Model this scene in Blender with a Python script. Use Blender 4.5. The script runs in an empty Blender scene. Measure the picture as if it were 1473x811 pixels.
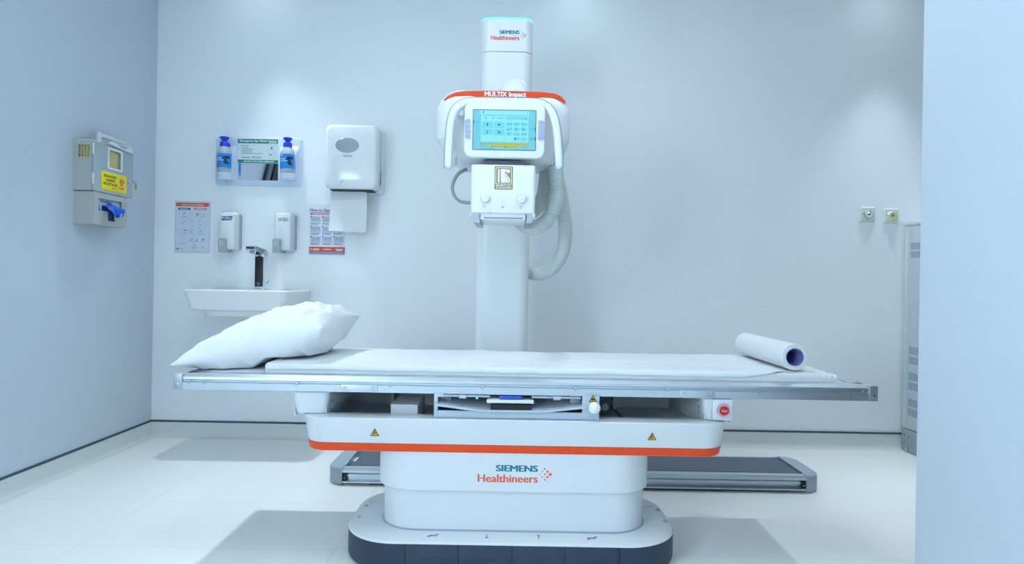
import bpy, bmesh, math, random
from mathutils import Vector, Matrix, noise
random.seed(7)
C = bpy.context.scene.collection
PI = math.pi

# ------------------------------------------------------------------ camera
FPX, CX, CY, ROLL, EYE = 910.0, 740.0, 402.0, 0.0172, 0.97
cd = bpy.data.cameras.new('camera')
cam = bpy.data.objects.new('camera', cd); C.objects.link(cam)
cd.sensor_width = 36.0
cd.lens = 36.0 * FPX / 1473.0
cd.shift_x = -(CX - 736.5) / 1473.0
cd.shift_y = -(405.5 - CY) / 1473.0
cd.clip_start = 0.02
cam.location = (0, 0, EYE)
cam.rotation_euler = (PI / 2, -ROLL, 0)
bpy.context.scene.camera = cam

# ------------------------------------------------------------------ world, exposure
sc = bpy.context.scene
sc.view_settings.view_transform = 'Standard'
sc.view_settings.look = 'None'
sc.view_settings.gamma = 1.0
sc.view_settings.use_curve_mapping = False
sc.view_settings.exposure = 0.31
w = bpy.data.worlds.new('world'); sc.world = w; w.use_nodes = True
w.node_tree.nodes['Background'].inputs[0].default_value = (0.7, 0.85, 1.0, 1)
w.node_tree.nodes['Background'].inputs[1].default_value = 0.05
# assumed lamps and window of the room and added fill lamps
COOL = (0.73, 0.90, 1.0)
DAY = (0.79, 0.92, 1.0)
MILD = (0.86, 0.94, 1.0)
DOWN = [(-1.55, 3.56, 6.8), (2.15, 3.56, 6.2), (0.35, 3.56, 1.6)]           # assumed downlights near the back wall: x, y, watts; last one added as wall fill
SPREAD, TILT, ROLL0 = 72, 17, -13
FILL_PANELS = [(-0.6, 1.85, .6, 6.0), (0.75, 1.85, .6, 6.0), (-1.2, -1.2, .6, 3.6), (0.3, -1.2, .6, 3.6)]   # fill panels added on the unseen ceiling: x, y, size, strength
ASSUMED_WIN = (-1.55, -.40, .95, 2.05, 16.2)                        # assumed bright frosted window, unseen, in the left wall: y0, y1, z0, z1, strength

# ------------------------------------------------------------------ helpers
def lin(c):
    c /= 255.0
    return c / 12.92 if c <= 0.04045 else ((c + 0.055) / 1.055) ** 2.4

MATS = {}
def mat(name, rgb, rough=0.5, metal=0.0, spec=0.5, var=0.02, scale=6.0, coat=0.0, bump=0.0, bscale=80.0,
        emit=None, estr=0.0, trans=0.0, ior=1.45, alpha=1.0):
    m = bpy.data.materials.new(name); m.use_nodes = True
    nt = m.node_tree; b = nt.nodes['Principled BSDF']
    col = (lin(rgb[0]), lin(rgb[1]), lin(rgb[2]), 1)
    b.inputs['Base Color'].default_value = col
    b.inputs['Roughness'].default_value = rough
    b.inputs['Metallic'].default_value = metal
    b.inputs['Specular IOR Level'].default_value = spec
    b.inputs['IOR'].default_value = ior
    b.inputs['Coat Weight'].default_value = coat
    b.inputs['Transmission Weight'].default_value = trans
    b.inputs['Alpha'].default_value = alpha
    if var > 0:
        tc = nt.nodes.new('ShaderNodeTexCoord')
        n = nt.nodes.new('ShaderNodeTexNoise'); n.inputs['Scale'].default_value = scale; n.inputs['Detail'].default_value = 3
        r = nt.nodes.new('ShaderNodeMapRange')
        r.inputs['From Min'].default_value = .3; r.inputs['From Max'].default_value = .7
        r.inputs['To Min'].default_value = 1 - var; r.inputs['To Max'].default_value = 1 + var
        mx = nt.nodes.new('ShaderNodeVectorMath'); mx.operation = 'SCALE'
        mx.inputs[0].default_value = col[:3]
        nt.links.new(tc.outputs['Object'], n.inputs['Vector'])
        nt.links.new(n.outputs['Fac'], r.inputs['Value'])
        nt.links.new(r.outputs['Result'], mx.inputs['Scale'])
        nt.links.new(mx.outputs['Vector'], b.inputs['Base Color'])
    if bump > 0:
        tc = nt.nodes.new('ShaderNodeTexCoord')
        n = nt.nodes.new('ShaderNodeTexNoise'); n.inputs['Scale'].default_value = bscale; n.inputs['Detail'].default_value = 4
        bp = nt.nodes.new('ShaderNodeBump'); bp.inputs['Strength'].default_value = bump; bp.inputs['Distance'].default_value = .01
        nt.links.new(tc.outputs['Object'], n.inputs['Vector'])
        nt.links.new(n.outputs['Fac'], bp.inputs['Height'])
        nt.links.new(bp.outputs['Normal'], b.inputs['Normal'])
    if emit:
        b.inputs['Emission Color'].default_value = (emit[0], emit[1], emit[2], 1)
        b.inputs['Emission Strength'].default_value = estr
    MATS[name] = m
    return m

def P(px, py, Y):
    """pixel at distance Y -> world (x, z)"""
    u, v = px - CX, py - CY
    c, s = math.cos(ROLL), math.sin(ROLL)
    return ((u * c + v * s) * Y / FPX, EYE - (-u * s + v * c) * Y / FPX)

def PB(px0, py0, px1, py1, Y):
    """pixel bounds -> (x0, x1, z0, z1)"""
    x, z = P((px0 + px1) / 2, (py0 + py1) / 2, Y)
    hw, hh = (px1 - px0) / 2 * Y / FPX, (py1 - py0) / 2 * Y / FPX
    return (x - hw, x + hw, z - hh, z + hh)

# frames: (a, b, d) -> world
def FR(Y): return lambda a, b, d: (a, Y - d, b)          # faces the viewer
def LW(X): return lambda a, b, d: (X + d, a, b)          # faces +x
def RW(X): return lambda a, b, d: (X - d, a, b)          # faces -x
def TP(Z): return lambda a, b, d: (a, b, Z + d)          # faces up

def rr(x0, x1, z0, z1, r, seg=6):
    r = max(1e-5, min(r, (x1 - x0) / 2 - 1e-5, (z1 - z0) / 2 - 1e-5))
    out = []
    for cx, cz, a0 in ((x1 - r, z1 - r, 0), (x0 + r, z1 - r, 90), (x0 + r, z0 + r, 180), (x1 - r, z0 + r, 270)):
        for k in range(seg + 1):
            a = math.radians(a0 + 90 * k / seg)
            out.append((cx + r * math.cos(a), cz + r * math.sin(a)))
    return out

def circ(cx, cz, r, seg=24, rz=None):
    rz = r if rz is None else rz
    return [(cx + r * math.cos(2 * PI * k / seg), cz + rz * math.sin(2 * PI * k / seg)) for k in range(seg)]

def spline(pts, ds):
    """Catmull-Rom through 3D points, resampled about every ds"""
    P_ = [Vector(p) for p in pts]
    P_ = [2 * P_[0] - P_[1]] + P_ + [2 * P_[-1] - P_[-2]]
    fine = []
    for i in range(1, len(P_) - 2):
        a, b, c, d = P_[i - 1:i + 3]
        for k in range(40):
            t = k / 40
            fine.append(.5 * ((2 * b) + (c - a) * t + (2 * a - 5 * b + 4 * c - d) * t * t + (3 * b - a - 3 * c + d) * t ** 3))
    fine.append(P_[-2])
    L = [0.0]
    for i in range(1, len(fine)): L.append(L[-1] + (fine[i] - fine[i - 1]).length)
    n = max(2, round(L[-1] / ds)); out = []; j = 1
    for k in range(n + 1):
        q = L[-1] * k / n
        while j < len(L) - 1 and L[j] < q: j += 1
        f = (q - L[j - 1]) / max(1e-9, L[j] - L[j - 1])
        out.append(fine[j - 1].lerp(fine[j], f))
    return out

ORG = {}
class MB:
    def __init__(s): s.v = []; s.f = []
    def add(s, vs, fs):
        n = len(s.v); s.v += [tuple(v) for v in vs]
        s.f += [tuple(i + n for i in f) for f in fs]; return s
    def loft(s, fr, rings, cap0=True, cap1=True):
        n = len(rings[0][0]); vs = []; fs = []
        for pts, d in rings: vs += [fr(a, b, d) for a, b in pts]
        for i in range(len(rings) - 1):
            for k in range(n):
                k2 = (k + 1) % n
                fs.append((i * n + k, i * n + k2, (i + 1) * n + k2, (i + 1) * n + k))
        if cap0: fs.append(tuple(range(n))[::-1])
        if cap1: fs.append(tuple((len(rings) - 1) * n + k for k in range(n)))
        return s.add(vs, fs)
    def prism(s, fr, pts, d0, d1): return s.loft(fr, [(pts, d0), (pts, d1)])
    def plate(s, fr, x0, x1, z0, z1, r, d0, d1, e=0.0, seg=5):
        """rounded slab with eased front edge"""
        if e <= 0: return s.prism(fr, rr(x0, x1, z0, z1, r, seg), d0, d1)
        g = lambda i: rr(x0 + i, x1 - i, z0 + i, z1 - i, max(r - i, 1e-4), seg)
        sg = 1 if d1 > d0 else -1
        return s.loft(fr, [(g(0), d0), (g(0), d1 - sg * e), (g(e * .3), d1 - sg * e * .3), (g(e), d1)])
    def box(s, x0, x1, y0, y1, z0, z1, b=0.0):
        if b <= 0: return s.prism(TP(0), [(x0, y0), (x1, y0), (x1, y1), (x0, y1)], z0, z1)
        g = lambda i: rr(x0 + i, x1 - i, y0 + i, y1 - i, max(b - i, 1e-4), 3)
        return s.loft(TP(0), [(g(b), z0), (g(b * .3), z0 + b * .3), (g(0), z0 + b), (g(0), z1 - b), (g(b * .3), z1 - b * .3), (g(b), z1)])
    def lathe(s, fr, cx, cz, prof, seg=28, sz=1.0):
        return s.loft(fr, [(circ(cx, cz, max(r, 1e-5), seg, max(r, 1e-5) * sz), d) for r, d in prof])
    def ring(s, fr, cx, cz, r0, r1, d0, d1, seg=28):
        return s.loft(fr, [(circ(cx, cz, r, seg), d) for r, d in ((r0, d0), (r1, d0), (r1, d1), (r0, d1), (r0, d0))], False, False)
    def frame(s, fr, x0, x1, z0, z1, r, t, d0, d1, seg=4):
        o = rr(x0, x1, z0, z1, r, seg); i = rr(x0 + t, x1 - t, z0 + t, z1 - t, max(r - t, 1e-4), seg)
        return s.loft(fr, [(i, d0), (o, d0), (o, d1), (i, d1), (i, d0)], False, False)
    def tube(s, pts, r, seg=12, radii=None, cap=True):
        pts = [Vector(p) for p in pts]; n = len(pts); vs = []; fs = []
        t = (pts[1] - pts[0]).normalized()
        up = Vector((0, 0, 1)) if abs(t.z) < .9 else Vector((0, 1, 0))
        nrm = (up - up.dot(t) * t).normalized()
        for i in range(n):
            t = (pts[min(i + 1, n - 1)] - pts[max(i - 1, 0)]).normalized()
            nrm = (nrm - nrm.dot(t) * t).normalized(); bi = t.cross(nrm)
            rad = radii[i] if radii else r
            for k in range(seg):
                a = 2 * PI * k / seg
                vs.append(pts[i] + rad * (math.cos(a) * nrm + math.sin(a) * bi))
        for i in range(n - 1):
            for k in range(seg):
                k2 = (k + 1) % seg
                fs.append((i * seg + k, i * seg + k2, (i + 1) * seg + k2, (i + 1) * seg + k))
        if cap: fs += [tuple(range(seg))[::-1], tuple((n - 1) * seg + k for k in range(seg))]
        return s.add(vs, fs)
    def sweep(s, pts, prof, nref, rend=0.0):
        """sweep a closed 2D profile along a path lying in a plane with normal nref: prof (side, along nref)"""
        pts = [Vector(p) for p in pts]; nref = Vector(nref).normalized(); n = len(pts); m = len(prof); vs = []; fs = []
        for i in range(n):
            t = (pts[min(i + 1, n - 1)] - pts[max(i - 1, 0)]).normalized()
            sd = t.cross(nref).normalized()
            e = min((pts[i] - pts[0]).length, (pts[i] - pts[-1]).length); k_ = 1.0 if rend <= 0 or e >= rend else max(.15, math.sqrt(max(0, 1 - (1 - e / rend) ** 2)))
            vs += [pts[i] + sd * a * k_ + nref * b * k_ for a, b in prof]
        for i in range(n - 1):
            for k in range(m):
                k2 = (k + 1) % m
                fs.append((i * m + k, i * m + k2, (i + 1) * m + k2, (i + 1) * m + k))
        fs += [tuple(range(m))[::-1], tuple((n - 1) * m + k for k in range(m))]
        return s.add(vs, fs)
    def grid(s, fn, nu, nv):
        vs = [fn(i / nu, j / nv) for i in range(nu + 1) for j in range(nv + 1)]
        fs = [(i * (nv + 1) + j, (i + 1) * (nv + 1) + j, (i + 1) * (nv + 1) + j + 1, i * (nv + 1) + j + 1) for i in range(nu) for j in range(nv)]
        return s.add(vs, fs)
    def line(s, fr, pts, wd, d0, d1, closed=False):
        """one mitred strip along a 2D polyline"""
        P_ = [Vector(p) for p in pts]; n = len(P_); lf = []; rt = []
        for i in range(n):
            d_in = (P_[i] - P_[i - 1]).normalized() if (i > 0 or closed) else None
            d_out = (P_[(i + 1) % n] - P_[i]).normalized() if (i < n - 1 or closed) else None
            if d_in is None: d_in = d_out
            if d_out is None: d_out = d_in
            na = Vector((-d_in.y, d_in.x)); nb = Vector((-d_out.y, d_out.x)); m = na + nb
            m = na.copy() if m.length < 1e-6 else m.normalized()
            q = m * (wd / 2 / max(.45, m.dot(na)))
            lf.append(P_[i] + q); rt.append(P_[i] - q)
        vs = []; fs = []
        for i in range(n): vs += [fr(*lf[i], d0), fr(*rt[i], d0), fr(*rt[i], d1), fr(*lf[i], d1)]
        for i in range(n if closed else n - 1):
            i2 = (i + 1) % n
            for k in range(4): fs.append((i * 4 + k, i * 4 + (k + 1) % 4, i2 * 4 + (k + 1) % 4, i2 * 4 + k))
        if not closed: fs += [(0, 1, 2, 3), tuple((n - 1) * 4 + k for k in range(4))]
        return s.add(vs, fs)
    def text(s, fr, txt, x0, x1, z0, z1, d, bold=0.0, shear=0.0):
        cu = bpy.data.curves.new('lettering', 'FONT'); cu.body = txt; cu.shear = shear
        cu.resolution_u = 3; cu.size = 1
        o = bpy.data.objects.new('lettering', cu); C.objects.link(o)
        dg = bpy.context.evaluated_depsgraph_get()
        me = bpy.data.meshes.new_from_object(o.evaluated_get(dg))
        vs = [v.co.copy() for v in me.vertices]; fs = [tuple(p.vertices) for p in me.polygons]
        bpy.data.objects.remove(o); bpy.data.meshes.remove(me); bpy.data.curves.remove(cu)
        ax0 = min(v.x for v in vs); ax1 = max(v.x for v in vs); az0 = min(v.y for v in vs); az1 = max(v.y for v in vs)
        kx = (x1 - x0) / (ax1 - ax0 + 2 * bold); kz = (z1 - z0) / (az1 - az0 + bold)
        for j_, (sx, sz) in enumerate(((-1, 0), (0, 0), (1, 0), (0, .5), (-.6, .5), (.6, .5)) if bold > 0 else ((0, 0),)):
            s.add([fr(x0 + (v.x - ax0 + bold + sx * bold) * kx, z0 + (v.y - az0 + max(0, sz) * 2 * bold * .5) * kz, d + j_ * 3e-5) for v in vs], fs)
        return s
    def build(s, name, m, parent=None, origin=None, ang=32, recalc=True):
        if parent is not None: org = ORG[parent]
        elif origin is not None: org = Vector(origin)
        else:
            xs = [v[0] for v in s.v]; ys = [v[1] for v in s.v]
            org = Vector(((min(xs) + max(xs)) / 2, (min(ys) + max(ys)) / 2, min(v[2] for v in s.v)))
        me = bpy.data.meshes.new(name)
        me.from_pydata([Vector(v) - org for v in s.v], [], s.f)
        if recalc:
            bm = bmesh.new(); bm.from_mesh(me)
            bmesh.ops.recalc_face_normals(bm, faces=bm.faces); bm.to_mesh(me); bm.free()
        me.polygons.foreach_set('use_smooth', [True] * len(me.polygons))
        me.set_sharp_from_angle(angle=math.radians(ang))
        me.materials.append(m)
        o = bpy.data.objects.new(name, me); C.objects.link(o)
        if parent is not None: o.parent = parent
        else: o.location = org
        ORG[o] = org
        return o

def tag(o, label, cat, group=None):
    o['label'] = label; o['category'] = cat
    if group: o['group'] = group
    return o
def thing(name, label, cat, loc, group=None):
    o = bpy.data.objects.new(name, None); C.objects.link(o); o.location = loc; o.empty_display_size = .05
    ORG[o] = Vector(loc)
    return tag(o, label, cat, group)
def struct(o): o['kind'] = 'structure'; return o
def copy_thing(root, loc, label):
    r = root.copy(); C.objects.link(r); r.location = loc; r['label'] = label; ORG[r] = ORG[root]
    for ch in list(root.children):
        c = ch.copy(); C.objects.link(c); c.parent = r
        for g in list(ch.children):
            d = g.copy(); C.objects.link(d); d.parent = c
    return r

# ------------------------------------------------------------------ materials
M = {}
def wall_mat(name, rgb, rough):
    m = mat(name, rgb, rough, var=.012, scale=1.5)
    nt = m.node_tree; b = nt.nodes['Principled BSDF']
    src = b.inputs['Base Color'].links[0].from_socket
    tc = nt.nodes.new('ShaderNodeTexCoord')
    n = nt.nodes.new('ShaderNodeTexNoise'); n.inputs['Scale'].default_value = 3.1; n.inputs['Detail'].default_value = 6
    r = nt.nodes.new('ShaderNodeMapRange'); r.inputs['From Min'].default_value = .66; r.inputs['From Max'].default_value = .8
    r.inputs['To Max'].default_value = .10
    mx = nt.nodes.new('ShaderNodeMix'); mx.data_type = 'RGBA'
    mx.inputs['B'].default_value = (.35, .38, .41, 1)
    nt.links.new(tc.outputs['Object'], n.inputs['Vector']); nt.links.new(n.outputs['Fac'], r.inputs['Value'])
    nt.links.new(r.outputs['Result'], mx.inputs['Factor']); nt.links.new(src, mx.inputs['A'])
    nt.links.new(mx.outputs['Result'], b.inputs['Base Color'])
    return m
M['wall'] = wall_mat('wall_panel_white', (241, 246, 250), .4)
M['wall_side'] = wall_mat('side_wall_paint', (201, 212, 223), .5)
M['ceiling'] = mat('ceiling_white', (240, 242, 243), .8, var=.01)
M['cove'] = mat('cove_vinyl', (214, 222, 220), .45, var=.02)
M['seam'] = mat('dark_seam_sealant', (70, 84, 100), .6)
def floor_mat():
    m = mat('pale_floor_tile', (237, 239, 237), .3, var=0)
    nt = m.node_tree; b = nt.nodes['Principled BSDF']
    tc = nt.nodes.new('ShaderNodeTexCoord')
    br = nt.nodes.new('ShaderNodeTexBrick')
    br.offset = 0.0; br.inputs['Scale'].default_value = 1.0
    br.inputs['Mortar Size'].default_value = .0012; br.inputs['Mortar Smooth'].default_value = .3
    br.inputs['Brick Width'].default_value = .91; br.inputs['Row Height'].default_value = .455
    c1 = (lin(240), lin(242), lin(239), 1)
    br.inputs['Color1'].default_value = c1; br.inputs['Color2'].default_value = (lin(238), lin(241), lin(238), 1)
    br.inputs['Mortar'].default_value = (lin(212), lin(218), lin(218), 1)
    nt.links.new(tc.outputs['Object'], br.inputs['Vector'])
    nt.links.new(br.outputs['Color'], b.inputs['Base Color'])
    n = nt.nodes.new('ShaderNodeTexNoise'); n.inputs['Scale'].default_value = 4
    r = nt.nodes.new('ShaderNodeMapRange'); r.inputs['To Min'].default_value = .24; r.inputs['To Max'].default_value = .42
    nt.links.new(tc.outputs['Object'], n.inputs['Vector']); nt.links.new(n.outputs['Fac'], r.inputs['Value'])
    nt.links.new(r.outputs['Result'], b.inputs['Roughness'])
    return m
M['floor'] = floor_mat()
M['white'] = mat('white_enamel', (219, 225, 229), .32, var=.006)
M['stand_white'] = mat('stand_white_enamel', (231, 236, 239), .3, var=.006)
M['white_gloss'] = mat('white_gloss_plastic', (232, 236, 239), .14, var=.006)
M['satin'] = mat('satin_white_plastic', (226, 230, 234), .4, var=.008)
M['ceramic'] = mat('white_ceramic', (240, 243, 244), .06, var=.004, coat=.5)
M['orange'] = mat('orange_band', (238, 74, 16), .4)
M['logo_orange'] = mat('logo_orange', (236, 100, 70), .5)
M['teal'] = mat('logo_teal', (20, 125, 148), .5)
M['navy'] = mat('dark_slate_plastic', (44, 59, 80), .42, var=.03)
M['black'] = mat('black_plastic', (20, 22, 26), .4)
M['gap'] = mat('dark_gap', (52, 58, 64), .7)
M['mid_grey'] = mat('mid_grey_plastic', (150, 160, 170), .5)
M['slate_metal'] = mat('grey_blue_steel', (186, 199, 212), .45)
M['inner'] = mat('inner_white_sheet_metal', (228, 231, 231), .5, var=.02)
M['alu'] = mat('brushed_aluminium', (196, 205, 213), .38, metal=.8, var=.005, scale=20)
M['alu_flat'] = mat('satin_aluminium', (176, 184, 192), .45, metal=.7, var=.02, scale=20)
M['plate'] = mat('joint_plate_steel', (196, 204, 212), .4, metal=.7)
M['chrome'] = mat('chrome', (225, 228, 230), .07, metal=1.0, var=0)
M['screw'] = mat('screw_steel', (190, 200, 212), .25, metal=.9)
M['laminate'] = mat('table_laminate', (216, 222, 226), .4)
M['linen'] = mat('white_linen', (223, 228, 232), .85, bump=.05, bscale=60, var=.008)
M['pillowcase'] = mat('pillowcase_cotton', (236, 240, 243), .8, bump=.05, bscale=50, var=.008)
M['paper'] = mat('exam_paper', (226, 231, 235), .75, var=.008)
M['paper_end'] = mat('paper_roll_end', (226, 232, 234), .85, bump=.2, bscale=200)
M['core'] = mat('purple_card_core', (128, 128, 196), .7)
M['rail_end'] = mat('grey_rail_end_cap', (158, 170, 183), .45)
M['rail_top'] = mat('slate_rail_cover', (80, 91, 103), .5, var=.04)
M['rubber'] = mat('dark_rubber', (70, 80, 92), .7)
M['hose'] = mat('corrugated_hose_plastic', (206, 216, 214), .45)
M['cable'] = mat('grey_cable', (150, 158, 164), .5)
M['handle_grip'] = mat('grey_blue_grip_strip', (140, 166, 184), .45)
M['button'] = mat('pale_blue_button', (165, 180, 210), .4)
M['red'] = mat('stop_red', (206, 18, 38), .25)
M['pink_ring'] = mat('pale_pink_collar', (226, 218, 230), .35)
M['amber'] = mat('amber_sign', (240, 178, 30), .5)
M['ink'] = mat('black_ink', (30, 32, 36), .6)
M['ink_grey'] = mat('grey_ink', (110, 120, 132), .6)
M['print_white'] = mat('white_print', (250, 252, 252), .6)
M['gold'] = mat('antique_gold_print', (150, 134, 84), .45)
M['gold_dark'] = mat('olive_line_print', (128, 126, 96), .5)
M['sharps_steel'] = mat('beige_grey_powdercoat', (178, 182, 180), .42, var=.015)
M['sharps_door'] = mat('door_grey_steel', (176, 186, 192), .38, metal=.3, var=.015)
M['yellow'] = mat('safety_yellow', (240, 222, 20), .45)
M['yellow_bin'] = mat('yellow_bin_plastic', (226, 206, 36), .45)
M['magenta'] = mat('magenta_print', (220, 70, 120), .5)
M['window'] = mat('clear_window_plastic', (235, 240, 242), .08, alpha=.15, var=0)
M['glove'] = mat('blue_nitrile', (28, 96, 215), .5, bump=.1, bscale=40)
M['glove_box'] = mat('glove_box_card', (170, 196, 218), .6)
M['glove_navy'] = mat('glove_box_navy', (36, 60, 110), .6)
M['board'] = mat('translucent_white_tray', (212, 226, 244), .22, var=.006)
M['sign_green'] = mat('sign_teal_green', (38, 138, 130), .5)
M['sign_pale'] = mat('sign_pale_print', (214, 230, 232), .45)
M['mirror'] = mat('mirror_glass', (228, 234, 240), .015, metal=1.0, var=0)
M['cap_blue'] = mat('cap_blue', (22, 70, 215), .4)
M['bottle'] = mat('bottle_clear_plastic', (222, 236, 246), .12, trans=.55, var=0)
M['label_blue'] = mat('label_cyan_blue', (18, 140, 222), .4)
M['label_dark'] = mat('label_navy', (14, 40, 84), .4)
M['disp_body'] = mat('dispenser_grey_white', (222, 228, 230), .22, var=.006)
M['disp_back'] = mat('dispenser_blue_grey', (158, 174, 190), .35)
M['disp_push'] = mat('dispenser_grey_push', (168, 178, 188), .25)
M['purple'] = mat('logo_indigo', (62, 52, 168), .5)
M['smoke'] = mat('smoked_window', (158, 172, 182), .2)
M['poster'] = mat('poster_paper', (214, 226, 242), .35)
M['poster2'] = mat('poster_paper_white', (228, 236, 248), .35)
M['laminate_film'] = mat('laminate_film_edge', (208, 220, 230), .2)
M['poster_orange'] = mat('poster_orange', (222, 98, 62), .5)
M['poster_teal'] = mat('poster_teal', (36, 104, 122), .5)
M['poster_line'] = mat('poster_line', (168, 184, 200), .5)
M['poster_brown'] = mat('poster_amber', (206, 146, 62), .5)
M['poster_red'] = mat('poster_red_print', (214, 84, 96), .5)
M['poster_panel'] = mat('poster_panel_blue', (186, 206, 228), .5)
M['poster_foot'] = mat('poster_foot_slate', (140, 156, 190), .5)
M['socket'] = mat('ivory_socket_plastic', (222, 228, 220), .3)
M['socket_yellow'] = mat('terminal_yellow', (226, 224, 40), .4)
M['cabinet'] = mat('grey_white_cabinet_enamel', (206, 218, 224), .4)
M['cabinet_side'] = mat('cabinet_frame_enamel', (218, 227, 231), .4)
M['plinth'] = mat('grey_plinth_steel', (160, 176, 178), .45)
M['slot'] = mat('vent_slot_dark', (132, 148, 166), .7)
M['apron'] = mat('black_vinyl', (9, 10, 12), .6, spec=.3)
M['apron_trim'] = mat('slate_binding', (70, 82, 96), .5)
CY_ = (0.20, 0.80, 0.98)
M['scr_base'] = mat('screen_cyan', (0, 0, 0), .2, emit=(.16, .66, .86), estr=.78, var=0)
M['scr_lite'] = mat('screen_pale', (0, 0, 0), .2, emit=(.27, .85, 1.0), estr=.80, var=0)
M['scr_tile'] = mat('screen_tile', (0, 0, 0), .2, emit=(.17, .72, .88), estr=.78, var=0)
M['scr_ink'] = mat('screen_ink', (10, 30, 40), .2, emit=(.02, .12, .16), estr=.8, var=0)
M['scr_faint'] = mat('screen_faint', (0, 0, 0), .2, emit=(.09, .45, .58), estr=.9, var=0)
M['scr_yellow'] = mat('screen_yellow', (0, 0, 0), .2, emit=(.50, .50, .06), estr=.80, var=0)
M['scr_violet'] = mat('screen_violet', (0, 0, 0), .2, emit=(.10, .17, .62), estr=.80, var=0)
M['scr_green'] = mat('screen_green', (0, 0, 0), .2, emit=(.10, .55, .12), estr=.80, var=0)
M['cyan_light'] = mat('cyan_status_light', (120, 240, 255), .3, emit=(.06, .85, 1.0), estr=1.25, var=0)
M['led'] = mat('green_led', (20, 200, 100), .3, emit=(.05, 1.0, .35), estr=1.2, var=0)
M['card_blue'] = mat('blue_card', (40, 84, 190), .4)

# ------------------------------------------------------------------ room shell
XL, YB, XP = -2.15, 3.77, 1.022
ZC = 2.75
YF = -2.2
XR = 2.85
struct(MB().box(XL - .1, XR + .1, YF - .1, YB + .1, -.1, 0).build('floor', M['floor'], origin=(-.62, 2.245, 0)))
struct(MB().box(XL - .1, XR + .1, YF - .1, YB + .1, ZC, ZC + .1).build('ceiling', M['ceiling']))
struct(MB().box(XL - .1, XR + .1, YB, YB + .1, 0, ZC).build('wall_back', M['wall']))
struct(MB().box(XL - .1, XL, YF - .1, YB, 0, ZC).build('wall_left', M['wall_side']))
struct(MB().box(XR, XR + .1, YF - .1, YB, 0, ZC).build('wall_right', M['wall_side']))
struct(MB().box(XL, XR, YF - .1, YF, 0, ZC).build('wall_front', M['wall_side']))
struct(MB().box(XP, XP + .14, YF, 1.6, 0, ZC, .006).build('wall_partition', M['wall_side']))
def cove(fr_pts): return fr_pts
prof = [(0, .088), (.006, .088), (.007, .03), (.012, .014), (.022, .004), (.034, .0006), (0, .0006)]
m = MB(); a = [(x, YB - t, z) for x in (XL, XR) for t, z in prof]; n = len(prof)
m.add(a, [(k, (k + 1) % n, n + (k + 1) % n, n + k) for k in range(n)] + [tuple(range(n)), tuple(range(n, 2 * n))])
struct(m.build('baseboard_back', M['cove']))
m = MB(); a = [(XL + t, y, z) for y in (YF, YB - .006) for t, z in prof]
m.add(a, [(k, (k + 1) % n, n + (k + 1) % n, n + k) for k in range(n)] + [tuple(range(n)), tuple(range(n, 2 * n))])
struct(m.build('baseboard_left', M['cove']))
struct(MB().box(XL, XR, YB - .0075, YB, .0885, .0985).build('trim_back', M['seam']))
struct(MB().box(XL, XL + .0075, YF, YB - .0075, .0885, .0985).build('trim_left', M['seam']))

# unseen ceiling lamps
def add_light(name, parent, loc, watts, size, spread, colr, tilt=0.0, roll=0.0, shape='DISK'):
    l = bpy.data.lights.new(name, 'AREA'); l.shape = shape; l.size = size; l.energy = watts; l.color = colr; l.spread = math.radians(spread)
    o = bpy.data.objects.new(name, l); C.objects.link(o); o.parent = parent; o.location = Vector(loc) - ORG[parent]; o.rotation_euler = (-math.radians(tilt), math.radians(roll), 0)
    return o
for i, (lx, ly, wt) in enumerate(DOWN):
    t = thing('assumed_downlight', 'assumed round recessed downlight in ceiling above ' + ('the wash basin' if lx < 0 else 'the electrical cabinet' if lx > 1 else 'the x-ray column, added as wall fill'), 'light', (lx, ly, ZC), 'assumed ceiling downlights')
    MB().ring(TP(ZC), lx, ly, .062, .085, -.012, 0, 28).build('trim_ring', M['white'], t)
    MB().lathe(TP(ZC), lx, ly, [(.062, -.002), (.062, -.006), (.05, -.007)], 28).build('lens', mat('lens_%d' % i, (230, 235, 240), .4, emit=DAY, estr=6.0, var=0), t)
    add_light('lamp', t, (lx, ly, ZC - .014), wt, .085, SPREAD, DAY, TILT, ROLL0 if lx < 0 else 0)
for i, (lx, ly, sz, st) in enumerate(FILL_PANELS):
    t = thing('fill_panel', 'added square fill panel on the ceiling, out of view', 'light', (lx, ly, ZC), 'added ceiling fill panels')
    MB().frame(TP(ZC), lx - sz / 2 - .02, lx + sz / 2 + .02, ly - sz / 2 - .02, ly + sz / 2 + .02, .004, .022, -.018, 0).build('frame', M['white'], t)
    MB().box(lx - sz / 2, lx + sz / 2, ly - sz / 2, ly + sz / 2, ZC - .012, ZC - .002).build('diffuser', mat('panel_%d' % i, (230, 235, 240), .5, emit=MILD, estr=st, var=0), t)
# assumed unseen window in the left wall beside the camera, emissive for side light
wy0, wy1, wz0, wz1, wst = ASSUMED_WIN
wn = struct(MB().frame(LW(XL), wy0 - .05, wy1 + .05, wz0 - .05, wz1 + .05, .004, .05, -.02, .025).build('assumed_window', M['white']))
MB().box(XL + .002, XL + .010, wy0, wy1, wz0, wz1).build('assumed_pane', mat('assumed_pane_glow', (225, 235, 242), .5, emit=COOL, estr=wst, var=0), wn)

# ------------------------------------------------------------------ examination table
TB = thing('xray_table', 'white floating-top x-ray examination table with orange stripe and pedestal base', 'table', (0, 2.4, 0))
TX0, TX1, TY0, TY1 = -1.157, 1.247, 2.16, 2.815
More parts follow.
